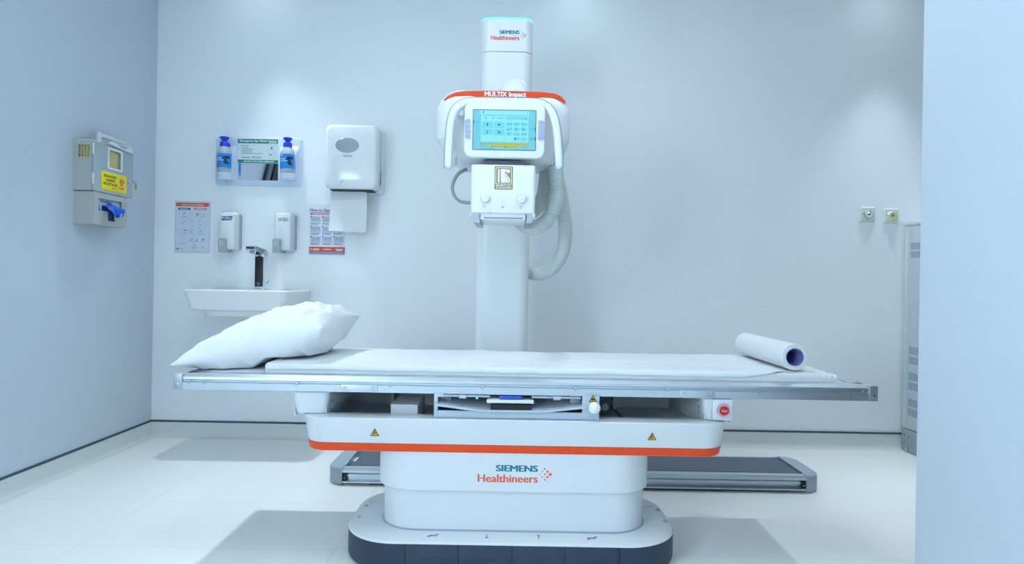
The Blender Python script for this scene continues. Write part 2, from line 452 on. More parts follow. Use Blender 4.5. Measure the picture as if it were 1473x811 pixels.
# tabletop
MB().box(TX0 + .03, TX1 - .03, TY0 + .05, TY1 - .05, .588, .6255, .003).build('tabletop', M['laminate'], TB)
rp = [(.066, .628), (.018, .628), (.004, .619), (.003, .611), (.008, .608), (.008, .603), (.001, .600), (.001, .576), (.03, .576), (.03, .586), (.066, .586)]
def rail_x(y, sg):
    n = len(rp); mm = MB(); vs = [(x, y + sg * t, z) for x in (TX0 + .028, TX1 - .028) for t, z in rp]
    return mm.add(vs, [(k, (k + 1) % n, n + (k + 1) % n, n + k) for k in range(n)] + [tuple(range(n)), tuple(range(n, 2 * n))])
def rail_y(x, sg):
    n = len(rp); mm = MB(); vs = []
    for e, y in ((0, TY0), (1, TY1)):
        for t, z in rp:
            tt = t
            vs.append((x + sg * t, (TY0 + .0 + t) if e == 0 else (TY1 - t), z))
    return mm.add(vs, [(k, (k + 1) % n, n + (k + 1) % n, n + k) for k in range(n)] + [tuple(range(n)), tuple(range(n, 2 * n))])
fr_rail = rail_x(TY0, 1).build('side_rail', M['alu'], TB, ang=20)
rail_x(TY1, -1).build('side_rail', M['alu'], TB, ang=20)
for x, sg in ((TX0, 1), (TX1, -1)):
    er = rail_y(x, sg).build('end_rail', M['alu_flat'], TB, ang=20)
    # corner block
    x0, x1 = (x - .001, x + .029) if sg == 1 else (x - .029, x + .001)
    for yy in ((TY0 - .001, TY0 + .028), (TY1 - .028, TY1 + .001)):
        cb = MB().box(x0, x1, yy[0], yy[1], .575, .6285, .002).build('corner_block', M['alu_flat'], TB)
    MB().lathe(FR(TY0 - .001), (x0 + x1) / 2, .592, [(.0062, 0), (.0062, .0015), (.005, .0022), (.002, .0022), (.0015, .001)], 14).build('corner_screw', M['screw'], TB)
for px, py in ((272, 550), (294, 551), (427, 553), (561, 556), (694, 558), (828, 560), (960, 562), (1091, 564), (1221, 565), (1242, 565)):
    x, z = P(px, py, TY0)
    MB().lathe(FR(TY0), x, z + .002, [(.0055, 0), (.0055, .001), (.0045, .002), (.002, .002), (.0015, .0008)], 14).build('rail_screw', M['screw'], fr_rail)
for a, b in ((491, 543), (978, 1029)):
    x0, x1, z0, z1 = PB(a, 551, b, 562, TY0)
    jp = MB().plate(FR(TY0), x0, x1, .577, .602, .001, -.001, .003, .0008).build('joint_plate', M['plate'], fr_rail)
    for xs in (x0 + .014, x1 - .014):
        MB().lathe(FR(TY0 - .003), xs, .592, [(.006, 0), (.006, .001), (.005, .0018), (.0022, .0018), (.0015, .0005)], 14).build('plate_screw', M['screw'], fr_rail)

# pedestal base
BX0, BX1, BY0, BY1 = -.574, .578, 2.08, 2.61
def brr(i, r=.19, seg=12): return rr(BX0 + i, BX1 - i, BY0 + i, BY1 - i, r - i, seg)
MB().loft(TP(0), [(brr(.012), .0), (brr(.003), .006), (brr(0), .014), (brr(0), .094)]).build('base_skirt', M['navy'], TB)
base = MB().loft(TP(0), [(brr(.0), .0942), (brr(-.0005), .097), (brr(.004), .1015), (brr(.02), .1045), (brr(.05), .106), (brr(.11), .1085)]).build('base_cover', M['white'], TB)
MB().box(BX0 + .03, -.455, 2.430, 2.4325, .1030, .1068).build('cover_seam', M['disp_back'], base)
MB().box(.475, BX1 - .03, 2.430, 2.4325, .1030, .1068).build('cover_seam', M['disp_back'], base)
for px, py in ((527, 727), (517, 743), (946, 733), (957, 749)):
    u, v = px - CX, py - CY
    vv = -u * math.sin(ROLL) + v; Y = (EYE - .106) * FPX / vv; X = (u + v * ROLL) * Y / FPX
    MB().lathe(TP(.1035), X, Y, [(.008, 0), (.008, .003), (.0065, .0042), (.003, .0042)], 16).build('cover_screw', M['disp_back'], TB)
for k in range(4):
    x0 = -.343 + .1755 * k; x1 = x0 + .1735
    pd = MB().plate(FR(BY0 + .004), x0, x1, .011, .0925, .004, 0, .0055, .0012).build('foot_pedal', M['navy'], TB)
    MB().frame(FR(BY0 - .0015), x0 + .042, x1 - .042, .038, .062, .010, .0014, -.0005, .0008).build('pedal_outline', M['rubber'], pd)
MB().box(-.3455, .361, BY0 - .0004, BY0 + .01, .0925, .0945).build('pedal_gap', M['gap'], TB)
for xg in (-.346, .3595, -.1707, .0048, .1803): MB().box(xg, xg + (.0035 if abs(xg) > .3 else .0022), BY0 - .0012, BY0 + .01, .008, .0924).build('pedal_gap', M['black'], TB)
# pedal marks on the cover
def floor_icon(px, kind):
    x, _ = P(px, 778, 2.11); mm = MB(); y = 2.122; fr = TP(.1072)
    if kind == 'down':
        mm.line(fr, [(x, y + .018), (x, y - .014)], .0022, 0, .0006); mm.line(fr, [(x - .006, y - .006), (x, y - .014), (x + .006, y - .006)], .0022, 0, .0006)
    elif kind == 'up':
        mm.line(fr, [(x, y - .016), (x, y + .016)], .0022, 0, .0006); mm.line(fr, [(x - .005, y + .009), (x, y + .0165), (x + .005, y + .009)], .0022, .0002, .0008)
    else:
        mm.line(fr, [(x - .014, y - .008), (x + .014, y + .01)], .0025, 0, .0006)
        mm.line(fr, [(x - .014, y + .004), (x - .002, y + .001)], .0025, 0, .0006); mm.line(fr, [(x + .002, y - .002), (x + .014, y - .004)], .0025, 0, .0006)
        for q in ((-.014, -.008), (.014, .01)): mm.prism(fr, circ(x + q[0], y + q[1], .0035, 10), 0, .0006)
    mm.build('pedal_mark', M['purple'], TB)
for px, k in ((622, 'x'), (700, 'down'), (775, 'up'), (852, 'x')): floor_icon(px, k)
# telescopic shrouds
def prr(i, r): return rr(-.456 + i, .476 - i, 2.168 + i, 2.55 - i, r - i, 12)
MB().loft(TP(0), [(prr(-.004, .13), .1045), (prr(0, .13), .110), (prr(0, .13), .25)]).build('lower_shroud', M['white'], TB)
MB().loft(TP(0), [(prr(-.006, .13), .1065), (prr(-.007, .13), .1098), (prr(-.002, .13), .1112)]).build('shroud_shade_ring', M['disp_back'], TB)  # grey ring paints the soft shadow line where shroud meets base
def urr(i): return rr(-.472 + i, .490 - i, 2.150 + i, 2.566 - i, .142 - i, 12)
US = MB().loft(TP(0), [(urr(.016), .2445), (urr(.003), .2455), (urr(0), .250), (urr(0), .39)]).build('upper_shroud', M['white'], TB)
# logo on the shroud
def company_logo(fr, Y, parent, bx):
    """bx: function mapping the reference crop's coordinates to pixels"""
    def bd(a, b, c, d): p0 = bx(a, b); p1 = bx(c, d); return PB(p0[0], p0[1], p1[0], p1[1], Y)
    MB().text(fr, 'SIEMENS', *bd(556, 582, 855, 629), .0006, bold=.05).build('logo_lettering', M['teal'], parent)
    MB().text(fr, 'Healthineers', *bd(427, 648, 853, 705), .0006, bold=.03).build('logo_lettering', M['logo_orange'], parent)
    for cx, cy, r in ((865, 648, 4), (884, 629, 5), (884, 667, 5), (902, 610, 6), (902, 648, 6), (902, 686, 6), (921, 629, 8.5), (921, 667, 8.5), (940, 649, 11)):
        x0, x1, z0, z1 = bd(cx - r, cy - r, cx + r, cy + r)
        MB().prism(fr, circ((x0 + x1) / 2, (z0 + z1) / 2, (x1 - x0) / 2, 14), 0, .0006).build('logo_dot', M['logo_orange'], parent)
company_logo(FR(2.150), 2.150, US, lambda a, b: (600 + a / 4.91, 550 + b / 4.91))
# apron housing (open tray)
def arr(i, r=.085, y0=2.125, y1=2.72): return rr(-.722 + i, .742 - i, y0 + i, y1 - i, r - i * .5, 10)
def arr2(i, r): return rr(-.722 + i, .742 - i, 2.205, 2.69, r, 10)
AP = MB().loft(TP(0), [(arr(.03), .378), (arr(.021), .380), (arr(.018), .386), (arr(.003), .486), (arr(.001), .4935), (arr(.004), .496),
                       (arr2(.05, .05), .496), (arr2(.052, .05), .443)]).build('apron_housing', M['white'], TB)
sarr = lambda i: arr(i)
MB().loft(TP(0), [(arr(.0193), .381), (arr(.0168), .3835), (arr(.0130), .409), (arr(.0148), .4095), (arr(.020), .3835)], False, False).build('orange_stripe', M['orange'], AP)
MB().box(-.63, .652, 2.64, 2.652, .444, .577).build('back_panel', M['inner'], TB)
MB().box(-.62, .642, 2.42, 2.44, .560, .576).build('cavity_crossbar', M['alu_flat'], TB)
# warning signs on the apron
def warn(px, py, Y, w_, parent, hand=False):
    x, z = P(px, py, Y); h = w_ * .88
    o = MB().prism(FR(Y), [(x - w_ / 2, z - h / 2), (x + w_ / 2, z - h / 2), (x, z + h / 2)], -.004, .0012).build('warning_sign', M['amber'], parent)
    mm = MB(); fr = FR(Y - .0012)
    mm.line(fr, [(x - w_ / 2 + .0015, z - h / 2 + .001), (x + w_ / 2 - .0015, z - h / 2 + .001), (x, z + h / 2 - .002)], .002, 0, .0006, True)
    if hand:
        mm.prism(fr, rr(x - .005, x + .006, z - .007, z - .001, .0015), 0, .0006); mm.line(fr, [(x - .004, z - .001), (x + .003, z + .002)], .0015, 0, .0006)
    else:
        mm.line(fr, [(x + .001, z + .006), (x - .003, z - .001), (x + .003, z - .003)], .0024, 0, .0006)
        mm.line(fr, [(x - .006, z - .008), (x + .006, z - .004)], .002, 0, .0006)
        mm.line(fr, [(x - .004, z - .002), (x - .006, z - .008)], .0018, 0, .0006)
    mm.build('warning_symbol', M['ink'], o)
def apY(z): return 2.125 + .018 - (z - .386) / (.490 - .386) * .015
warn(539, 621, 2.1330, .030, TB); warn(938, 627, 2.1330, .030, TB)
# side beams under the tabletop
def beam(x0, x1, parent):
    g = lambda i, t=0: [(a, b) for a, b in rr(x0 + i + t, x1 - i - t, .503 + i, .571 - i, .012, 5)]
    mm = MB()
    # front rounded nose, tapering to the bottom
    def ringz(ins, z, ext=0): return rr(x0 + ins, x1 - ins, 2.178 + ins * .5, 2.83, .022, 6)
    mm.loft(TP(0), [(ringz(.016, 0), .4965), (ringz(.0115, 0), .498), (ringz(.010, 0), .504), (ringz(.0, 0), .568), (ringz(.001, 0), .571)])
    b = mm.build('side_beam', M['white'], parent)
    MB().box(x0 + .012, x1 - .012, 2.21, 2.82, .569, .578).build('beam_gap', M['gap'], b)
    MB().box(x0 + .009, x0 + .013, 2.185, 2.80, .4885 if x0 < 0 else .4965, .515).build('beam_lip', M['white'], b)
    MB().box(x1 - .013, x1 - .009, 2.185, 2.80, .4965 if x0 < 0 else .4885, .515).build('beam_lip', M['white'], b)
    return b
beam(-.762, -.632, TB)
beam(.655, .766, TB)
for x in (-.6315, .654):
    for q in (.556, .535, .513):
        MB().lathe(LW(x) if x < 0 else RW(x + .001), 2.225, q, [(.004, -.002), (.004, .0015), (.002, .002)], 10).build('beam_rivet', M['screw'], TB)
# stop button
x0, x1, z0, z1 = PB(1025, 574, 1054, 605, 2.165)
SB = MB().plate(FR(2.18), x0, x1, z0, z1, .008, 0, .016, .004).build('stop_switch', M['white'], TB)
cx, cz = (x0 + x1) / 2 + .001, (z0 + z1) / 2 + .0005
MB().lathe(FR(2.164), cx, cz, [(.0285, -.001), (.0285, .004), (.0265, .007), (.0235, .007), (.020, .003), (.019, .001)], 30).build('switch_collar', M['pink_ring'], SB)
MB().lathe(FR(2.160), cx - .001, cz, [(.0095, -.004), (.0095, .005), (.0150, .006), (.0158, .009), (.0155, .0125), (.013, .0145), (.0, .0152)], 28).build('red_button', M['red'], SB)
MB().text(FR(2.1446), 'STOP', cx - .0105, cx + .0085, cz - .0035, cz + .0025, .0004, bold=.02).build('button_lettering', M['print_white'], SB)
# cavity fittings
x0, x1 = -.425, -.325
MB().add([(-.43, 2.24, .452), (-.335, 2.24, .452), (-.335, 2.24, .521), (-.43, 2.24, .521), (-.43, 2.42, .452), (-.335, 2.42, .452), (-.335, 2.42, .521), (-.43, 2.42, .521)],
         [(0, 1, 2, 3), (4, 5, 6, 7), (0, 1, 5, 4), (1, 2, 6, 5), (2, 3, 7, 6), (3, 0, 4, 7)]).build('control_box', M['satin'], TB)
for xx in (-.488, .405):
    br = MB().box(xx, xx + .012, 2.54, 2.60, .445, .576).box(xx - .02, xx - .0002, 2.594, 2.60, .445, .576).build('post_bracket', M['inner'], TB)
    for zz in (.500, .525):
        MB().lathe(FR(2.594), xx - .01, zz, [(.006, 0), (.006, .003), (.004, .005)], 12).build('bracket_bolt', M['gap'], br)
x, z = P(871, 587, 2.3)
MB().lathe(FR(2.36), x, z, [(.018, 0), (.018, .03), (.014, .045), (.010, .048)], 20).build('brake_knob', M['mid_grey'], TB)
MB().tube(spline([(x + .02, 2.33, z - .005), (x + .045, 2.34, z - .018), (x + .07, 2.36, z - .045)], .006), .004, 8).build('cavity_cable', M['navy'], TB)
MB().plate(FR(2.64), .34, .39, .505, .53, .003, 0, .004, .001).build('socket_plate', M['mid_grey'], TB)
# cassette tray
CT = thing  # (tray belongs to the table)
Yt = 2.150
def tray_pt(px, py, Y=Yt): return P(px, py, Y)
tx0, tx1 = P(624, 590, Yt)[0], P(862, 590, Yt)[0]
TR = MB().box(tx0, tx0 + .013, Yt, Yt + .30, .497, .578, .001).box(tx1 - .058, tx1, Yt, Yt + .012, .497, .578, .001).box(tx1 - .012, tx1 - .0005, Yt + .0125, Yt + .30, .504, .577) \
    .box(tx0 + .0135, tx1 - .0125, Yt + .0125, Yt + .30, .502, .5035).box(tx0 + .0132, tx1 - .0582, Yt + .0002, Yt + .012, .4972, .521, .001).box(tx0 + .0132, tx0 + .033, Yt, Yt + .012, .566, .578, .001).build('cassette_tray', M['slate_metal'], TB)
# wings
def wing(pts_front, depth, th, m_, name):
    mm = MB(); n = len(pts_front)
    vs = []
    for y, lift in ((Yt - .012, 0), (Yt + depth, .020)):
        for dz in (0, -th): vs += [(x, y, z + dz + lift) for x, z in pts_front]
    fs = []
    for k in range(n - 1):
        fs += [(k, k + 1, 2 * n + k + 1, 2 * n + k), (n + k, n + k + 1, 3 * n + k + 1, 3 * n + k), (k, k + 1, n + k + 1, n + k), (2 * n + k, 2 * n + k + 1, 3 * n + k + 1, 3 * n + k)]
    fs += [(0, n, 3 * n, 2 * n), (n - 1, 2 * n - 1, 4 * n - 1, 3 * n - 1)]
    return mm.add(vs, fs).build(name, m_, TR, ang=15)
wing([tray_pt(626, 579.5), tray_pt(692, 588.5), tray_pt(784, 589.5), tray_pt(842, 583.5)], .20, .007, M['slate_metal'], 'tray_wing')
xa, xb, za, zb = PB(700, 571, 768, 580, Yt)
MB().box(xa, xb, Yt - .006, Yt + .1, .5495, .561, .003).build('clamp_bar', M['satin'], TR)
xa, xb, za, zb = PB(706, 579, 764, 586, Yt)
_, zr = P(735, 588.6, Yt); MB().box(xa, xb, Yt - .010, Yt + .06, zr - .003, zr + .0175).build('clamp_recess', M['black'], TR)
xa, xb, _, _ = PB(718, 566, 751, 571, Yt)
MB().box(xa, xb, Yt + .002, Yt + .06, .5625, .573, .001).build('cassette_label', M['card_blue'], TR)
for a, b in ((636, 662), (669, 705), (765, 800), (806, 836)):
    xa, xb, _, _ = PB(a, 566, b, 569, Yt)
    MB().box(xa, xb, Yt + .004, Yt + .014, .567, .5735, .001).build('tray_bar', M['alu_flat'], TR)
for a in (660, 796):
    xa, xb, _, _ = PB(a, 566, a + 11, 572, Yt)
    MB().box(xa, xb, Yt - .002, Yt + .014, .563, .574, .002).build('bar_clip', M['slate_metal'], TR)
for a, b in ((632, 646), (822, 837)):
    xa, xb, _, _ = PB(a, 570, b, 580, Yt)
    MB().box(xa, xb, Yt + .05, Yt + .08, .545, .57, .002).build('tray_stop', M['slate_metal'], TR)
xa, xb, _, _ = PB(678, 570, 694, 574, Yt)
MB().box(xa, xb, Yt + .03, Yt + .05, .556, .5645, .001).build('status_strip', M['gap'], TR)
xa, xb, _, _ = PB(684, 571, 687, 574, Yt)
MB().box(xa, xb, Yt + .027, Yt + .031, .557, .563).build('status_led', M['led'], TR)
x, z = P(855, 586.5, Yt - .02)
MB().lathe(FR(Yt), x, z, [(.008, -.002), (.008, .004)] + [(.0205 * math.sin(a), .024 - .0205 * math.cos(a)) for a in [math.radians(q) for q in range(30, 181, 15)]], 24).build('tray_knob', M['white_gloss'], TR)
warn(853, 572.5, Yt - .001, .027, TB, True)

# ------------------------------------------------------------------ bedding
MX0, MX1, MY0, MY1, MZ0, MZ1 = -.868, 1.150, 2.222, 2.760, .6285, .657
def nz(x, y, s, seed=0): return noise.noise(Vector((x * s, y * s, seed)))
def pad_profile(v):
    """v 0..1 from front bottom over the top to back bottom -> (y, z)"""
    r = .012; h = MZ1 - MZ0 - r; L = (MY1 - MY0) - 2 * r
    segs = [h, r * PI / 2, L, r * PI / 2, h]; tot = sum(segs); q = v * tot
    if q < h: return MY0, MZ0 + q
    q -= h
    if q < segs[1]: a = q / r; return MY0 + r - r * math.cos(a), MZ0 + h + r * math.sin(a)
    q -= segs[1]
    if q < L: return MY0 + r + q, MZ1
    q -= L
    if q < segs[1]: a = q / r; return MY1 - r + r * math.sin(a), MZ0 + h + r * math.cos(a)
    q -= segs[1]
    return MY1, MZ0 + h - q
def warp(v):  # more rows near the edges
    return v
def pad(u, v):
    x = MX0 + (MX1 - MX0) * u; y, z = pad_profile(v)
    t = max(0, min(1, (z - MZ0) / (MZ1 - MZ0)))
    e = max(0, (x - 1.06) / .09)
    z2 = z + t * (.0022 * nz(x * .6, y * 3, 6, 1) + .0012 * nz(x, y, 25, 2)) - t * (.006 * e)
    z2 += t * e * .0045 * math.sin(x * 290 + 5 * nz(x, y, 12, 5))
    x2 = x + e * .012 * (-(abs(y - 2.5) / .28) ** 3 + .3 * nz(0, y, 20, 4))
    yy = y + .002 * nz(x, z, 9, 3) * (1 - t)
    return (x2, yy, max(z2, MZ0))
mm = MB().grid(pad, 420, 90)
nu, nv = 420, 90
mm.f.append(tuple(range(nv + 1))); mm.f.append(tuple(nu * (nv + 1) + j for j in range(nv + 1)))
mm.f.append(tuple(i * (nv + 1) for i in range(nu + 1)) + tuple(i * (nv + 1) + nv for i in range(nu, -1, -1)))
PAD = mm.build('mattress_pad', M['linen'], ang=60)
tag(PAD, 'thin white mattress pad in fitted sheet on the x-ray table', 'mattress')

# paper roll with its unrolled strip
RX, RZ, RR = 1.004, .7105, .0475
RT = thing('exam_paper_roll', 'white exam paper roll with purple core, its strip unrolled over the mattress', 'paper roll', (RX, 2.49, .66))
RY0, RY1 = 2.255, 2.735
mm = MB()
mm.loft(FR(0), [(circ(RX, RZ, .0315, 48), -RY0), (circ(RX, RZ, RR - .002, 48), -RY0), (circ(RX, RZ, RR, 48), -RY0 - .002), (circ(RX, RZ, RR, 48), -RY1 + .002), (circ(RX, RZ, RR - .002, 48), -RY1), (circ(RX, RZ, .0315, 48), -RY1)], False, False)
mm.build('paper_winding', M['paper'], RT)
MB().loft(FR(0), [(circ(RX, RZ, r, 40), d) for r, d in ((.0295, -RY0 + .001), (.0318, -RY0 + .001), (.0318, -RY1 - .001), (.0295, -RY1 - .001), (.0295, -RY0 + .001))], False, False).build('card_core', M['core'], RT)
PX0, PX1 = -.869, RX
def strip(u, v):
    x = PX0 + (PX1 - PX0) * u
    vv = .0 + v * .93
    k_ = max(0, min(1, (x - (RX - .24)) / .2)); v0 = .012 + .062 * k_ * k_
    vp = min(.985, v0 + v * (.912 - v0))
    y0_, _ = pad_profile(vp)
    x_, y, z = pad(min(1, max(0, (x - MX0) / (MX1 - MX0))), vp)
    lift = .0030 + .0016 * (nz(x * .5, y * 4, 4, 11) + .6 * nz(x * 2.2, y * 9, 5, 13))
    cr = 1 - abs(nz(x * 1.4 + y * 2.0, y * .8, 4.0, 17)); lift += .0022 * max(0, cr - .8) / .2
    lift = max(lift, .0016)
    if x > RX - .04: lift = .0018
    out = max(0, min(1, (MY0 + .013 - y0_) / .006)); bk = max(0, min(1, (y0_ - MY1 + .013) / .006))
    yy = y - .0032 * out - .002 * out * max(0, nz(x, 0, 5, 21)) + .0032 * bk
    return (x, yy, z + lift if z > MZ0 + .006 else z)
st = MB().grid(strip, 240, 80).build('unrolled_strip', M['paper'], RT, ang=60)
sol = st.modifiers.new('thickness', 'SOLIDIFY'); sol.thickness = .0008; sol.offset = 0

# pillow
LF, RF, RB, LB = Vector((-1.197, 2.200, .650)), Vector((-.692, 2.290, .783)), Vector((-.672, 2.765, .800)), Vector((-1.160, 2.735, .690))
def pillow(u, v, side):
    a, b = u * 2 - 1, v * 2 - 1
    bow = .05
    a2 = a * (1 - bow * (1 - b * b)); b2 = b * (1 - bow * (1 - a * a))
    uu, vv = (a2 + 1) / 2, (b2 + 1) / 2
    p = LF * (1 - uu) * (1 - vv) + RF * uu * (1 - vv) + RB * uu * vv + LB * (1 - uu) * vv
    prof = ((1 - a * a) ** .55) * ((1 - b * b) ** .5)
    asym = .62 + .42 * uu
    wr = .006 * nz(a * 2.2, b * 1.3, 1.6, 31 + side) + .004 * nz(a * 5 + b * 2, b * 2.5, 1.5, 37)
    rid = (1 - abs(nz(a * 3.0 - b * 1.5, a * 1.2 + b * 1.0, 1.3, 41 + side))) ** 6 * .011
    edge = min(1, (1 - max(abs(a), abs(b))) * 6)
    fold = .0085 * math.sin(a * 30 + 4 * nz(a, b, 1.6, 55)) * max(0, min(.45, a - .42)) * (1 if side > 0 else .6)
    h = prof * (.118 if side > 0 else .150) * asym + edge * (wr + rid) + edge * fold * 1.6
    z = p.z + side * h
    xx = p.x + side * h * -.18
    k = max(0, min(1, (xx + .955) / .06)); flo = .6305 * (1 - k) + .6715 * k
    if z < flo: z = flo + .0005
    return (xx, p.y, z)
mm = MB()
N = 110
mm.grid(lambda u, v: pillow(u, v, 1), N, N)
n0 = len(mm.v)
mm.grid(lambda u, v: pillow(u, v, -1), N, N)
o = mm.build('pillow', M['pillowcase'], ang=180)
bm = bmesh.new(); bm.from_mesh(o.data); bmesh.ops.remove_doubles(bm, verts=bm.verts, dist=.0004); bmesh.ops.recalc_face_normals(bm, faces=bm.faces); bm.to_mesh(o.data); bm.free()
tag(o, 'plump white pillow slanting at the left end of the x-ray table', 'pillow')

# ------------------------------------------------------------------ floor rail behind the table
RL = thing('floor_rail', 'long low floor rail with slate cover behind the x-ray table', 'floor rail', (.3, 3.1, 0))
fx0, fx1, fy0, fy1, fz = -.862, 1.452, 2.945, 3.275, .078
ec = .075
rp2 = [(0, .0705), (.006, .0775), (fy1 - fy0 - .006, .0775), (fy1 - fy0, .0705), (fy1 - fy0, .010), (fy1 - fy0 - .045, .010), (fy1 - fy0 - .045, .012), (.045, .012), (.045, .010), (0, .010), (0, .017), (.028, .019), (.028, .030), (.02, .032), (.02, .046), (.028, .048), (.028, .056), (0, .058)]
mm = MB(); n = len(rp2)
mm.add([(x, fy0 + t, z) for x in (fx0 + ec - .01, fx1 - ec + .01) for t, z in rp2], [(k, (k + 1) % n, n + (k + 1) % n, n + k) for k in range(n)] + [tuple(range(n)), tuple(range(n, 2 * n))])
mm.build('rail_profile', M['alu'], RL, ang=20)
tp = MB().box(fx0 + ec - .01, fx1 - ec + .01, fy0 + .046, fy1 - .03, .0775, .0793).build('cover_strip', M['rail_top'], RL)
for xa, xb in ((fx0 + ec + .004, fx0 + ec + .014), (fx0 + ec + .017, fx0 + ec + .023), (fx1 - ec - .010, fx1 - ec - .003), (fx1 - ec - .019, fx1 - ec - .014)):
    MB().box(xa, xb, fy0 + .045, fy1 - .02, .0775, .0805).build('rubber_lip', M['rubber'], RL)
for sg, xa, xb in ((1, fx0, fx0 + ec), (-1, fx1 - ec, fx1)):
    def er(i):
        pts = rr(fx0 + i, fx0 + .4, fy0 + i - .002, fy1 - i + .002, .075, 8)
        pts = [(min(p[0], xb if sg == 1 else 9), p[1]) for p in pts]
        if sg == 1: return pts
        return [(fx1 - (p[0] - fx0) if p[0] < fx0 + ec + 1e-6 else fx1 - ec, p[1]) for p in [(min(q[0], fx0 + ec), q[1]) for q in pts]]
    MB().loft(TP(0), [(er(.004), .0), (er(0), .004), (er(0), .075), (er(.003), .0795), (er(.008), .081)]).build('end_cap', M['rail_end'], RL)
    xs = fx0 + ec if sg == 1 else fx1 - ec
    MB().box(min(xs, xs + sg * .02), max(xs, xs + sg * .02), fy0 + .012, fy0 + .03, .019, .056).build('rail_stop', M['black'], RL)
    MB().lathe(FR(fy0 + .012), xs + sg * .008, .030, [(.0035, 0), (.0035, .003), (.002, .004)], 10).build('stop_screw', M['screw'], RL)
MB().box(-.785, -.752, 3.055, 3.123, .0795, .0802).build('rail_sticker', M['satin'], RL)
MB().box(-.790, -.779, 2.991, 3.060, .0795, .0802).build('rail_sticker', M['satin'], RL)
MB().box(fx0 + .2, fx1 - .15, fy0 + .012, fy0 + .03, .0, .0105).build('rail_foot', M['gap'], RL)
xa = P(1115, 661, 3.2)[0]
MB().box(xa, xa + .035, fy1 - .045, fy1 - .03, .0775, .081).build('rail_tab', M['card_blue'], RL)

# ------------------------------------------------------------------ x-ray tube stand
ST = thing('xray_tube_stand', 'tall white x-ray column with tube head, touch screen and corrugated hoses', 'x-ray machine', (-.053, 3.1, .0805))
SX = -.056
def crr(i, h=.1235): return rr(SX - h + i, SX + h - i, 2.965 + i, 3.225 - i, .052 - i * .5, 10)
COL = MB().loft(TP(0), [(crr(0), .0805), (crr(0), 2.034), (crr(.002), 2.036)]).build('column', M['stand_white'], ST)
CH = MB().loft(TP(0), [(crr(.002), 2.038), (crr(0), 2.040), (crr(0), 2.188)]).build('column_head', M['stand_white'], ST)
MB().loft(TP(0), [(crr(.0005), 2.188), (crr(.0), 2.190), (crr(.002), 2.197), (crr(.008), 2.2)]).build('status_light', M['cyan_light'], CH)
company_logo(FR(2.9645), 2.9645, CH, lambda a, b: (706 + (a - 427) / 426 * 41, 43.5 + (b - 582) / 123 * 14))
# arm and tube
ax, az = P(740, 135, 2.80)
MB().lathe(FR(0), ax, az, [(.060, -2.97), (.070, -2.92), (.074, -2.86)] + [(.074 * math.cos(a), -2.82 + .05 * math.sin(a)) for a in [math.radians(q) for q in range(0, 91, 15)]], 32).build('arm_hub', M['stand_white'], ST)
MB().lathe(FR(0), SX, 1.56, [(.085, -2.98), (.085, -2.60)], 32).build('support_arm', M['stand_white'], ST)
hx0, hx1, hz0, hz1 = -.3155, .206, 1.420, 1.70
def hrr(i, b=0, t=0): return rr(hx0 + i, hx1 - i, hz0 + i + b, hz1 - i - t, .10 - i * .6, 12)
def hshape(i, zb):
    # body narrowing towards its lower edge
    pts = hrr(i); out = []
    cxm = (hx0 + hx1) / 2
    for a, b in pts:
        k = max(0, (1.51 - b) / .09); out.append((cxm + (a - cxm) * (1 - zb * k), b))
    return out
HS = MB().loft(FR(0), [(hshape(.06, .12), -2.76), (hshape(.015, .12), -2.73), (hshape(.0, .12), -2.68), (hshape(.0, .12), -2.47), (hshape(.008, .14), -2.425), (hshape(.03, .14), -2.400), (hshape(.055, .14), -2.392)]).build('tube_housing', M['stand_white'], ST)
# orange band along the top edge of the housing
Yh = 2.402
def pp(l): return [P(a, b, Yh - .004) for a, b in l]
top = [(638, 141), (645, 135.5), (656, 131.8), (670, 130.2), (700, 129.8), (740, 130.4), (780, 131.4), (796, 132.8), (807, 136.5), (814, 142.5)]
bot = [(814, 146.5), (806, 142.5), (795, 140.2), (778, 140.2), (770, 141.8), (766, 143.3), (740, 143), (690, 142.2), (684, 139.2), (676, 137.6), (655, 138.2), (645, 140.2), (638, 143)]
t3 = pp(top); b3 = pp(bot)
def res(l, n):
    L = [0]
    for i in range(1, len(l)): L.append(L[-1] + math.dist(l[i], l[i - 1]))
    out = []
    for k in range(n):
        q = L[-1] * k / (n - 1)
        for i in range(1, len(l)):
            if q <= L[i] + 1e-9:
                f = (q - L[i - 1]) / (L[i] - L[i - 1]); out.append((l[i - 1][0] + (l[i][0] - l[i - 1][0]) * f, l[i - 1][1] + (l[i][1] - l[i - 1][1]) * f)); break
    return out
mm = MB(); nt_ = 60
tt = res(t3, nt_)
def interp(l, x):
    l = sorted(l)
    if x <= l[0][0]: return l[0][1]
    for i in range(1, len(l)):
        if x <= l[i][0]: return l[i - 1][1] + (l[i][1] - l[i - 1][1]) * (x - l[i - 1][0]) / max(1e-9, l[i][0] - l[i - 1][0])
    return l[-1][1]
vs = []; fs = []
for k, (x, z) in enumerate(tt):
    zb = min(interp(b3, x), z - .001)
    edge = max(0, abs(x - (hx0 + hx1) / 2) - .17) / .09
    yb = 2.396 + .03 * edge * edge
    vs += [(x, yb + .006, z), (x, yb, z - .004 if z - .004 > zb else zb), (x, yb, zb), (x, yb + .02, zb), (x, yb + .05, z + .0015)]
for k in range(nt_ - 1):
    for j in range(5):
        j2 = (j + 1) % 5; fs.append((k * 5 + j, (k + 1) * 5 + j, (k + 1) * 5 + j2, k * 5 + j2))
fs += [tuple(range(5)), tuple((nt_ - 1) * 5 + j for j in range(5))]
MB().add(vs, fs).build('orange_band', M['orange'], HS)
MB().text(FR(2.396), 'MULTIX Impact', *PB(697, 131.9, 757, 141, 2.396), .0008, bold=.045).build('band_lettering', M['print_white'], HS)
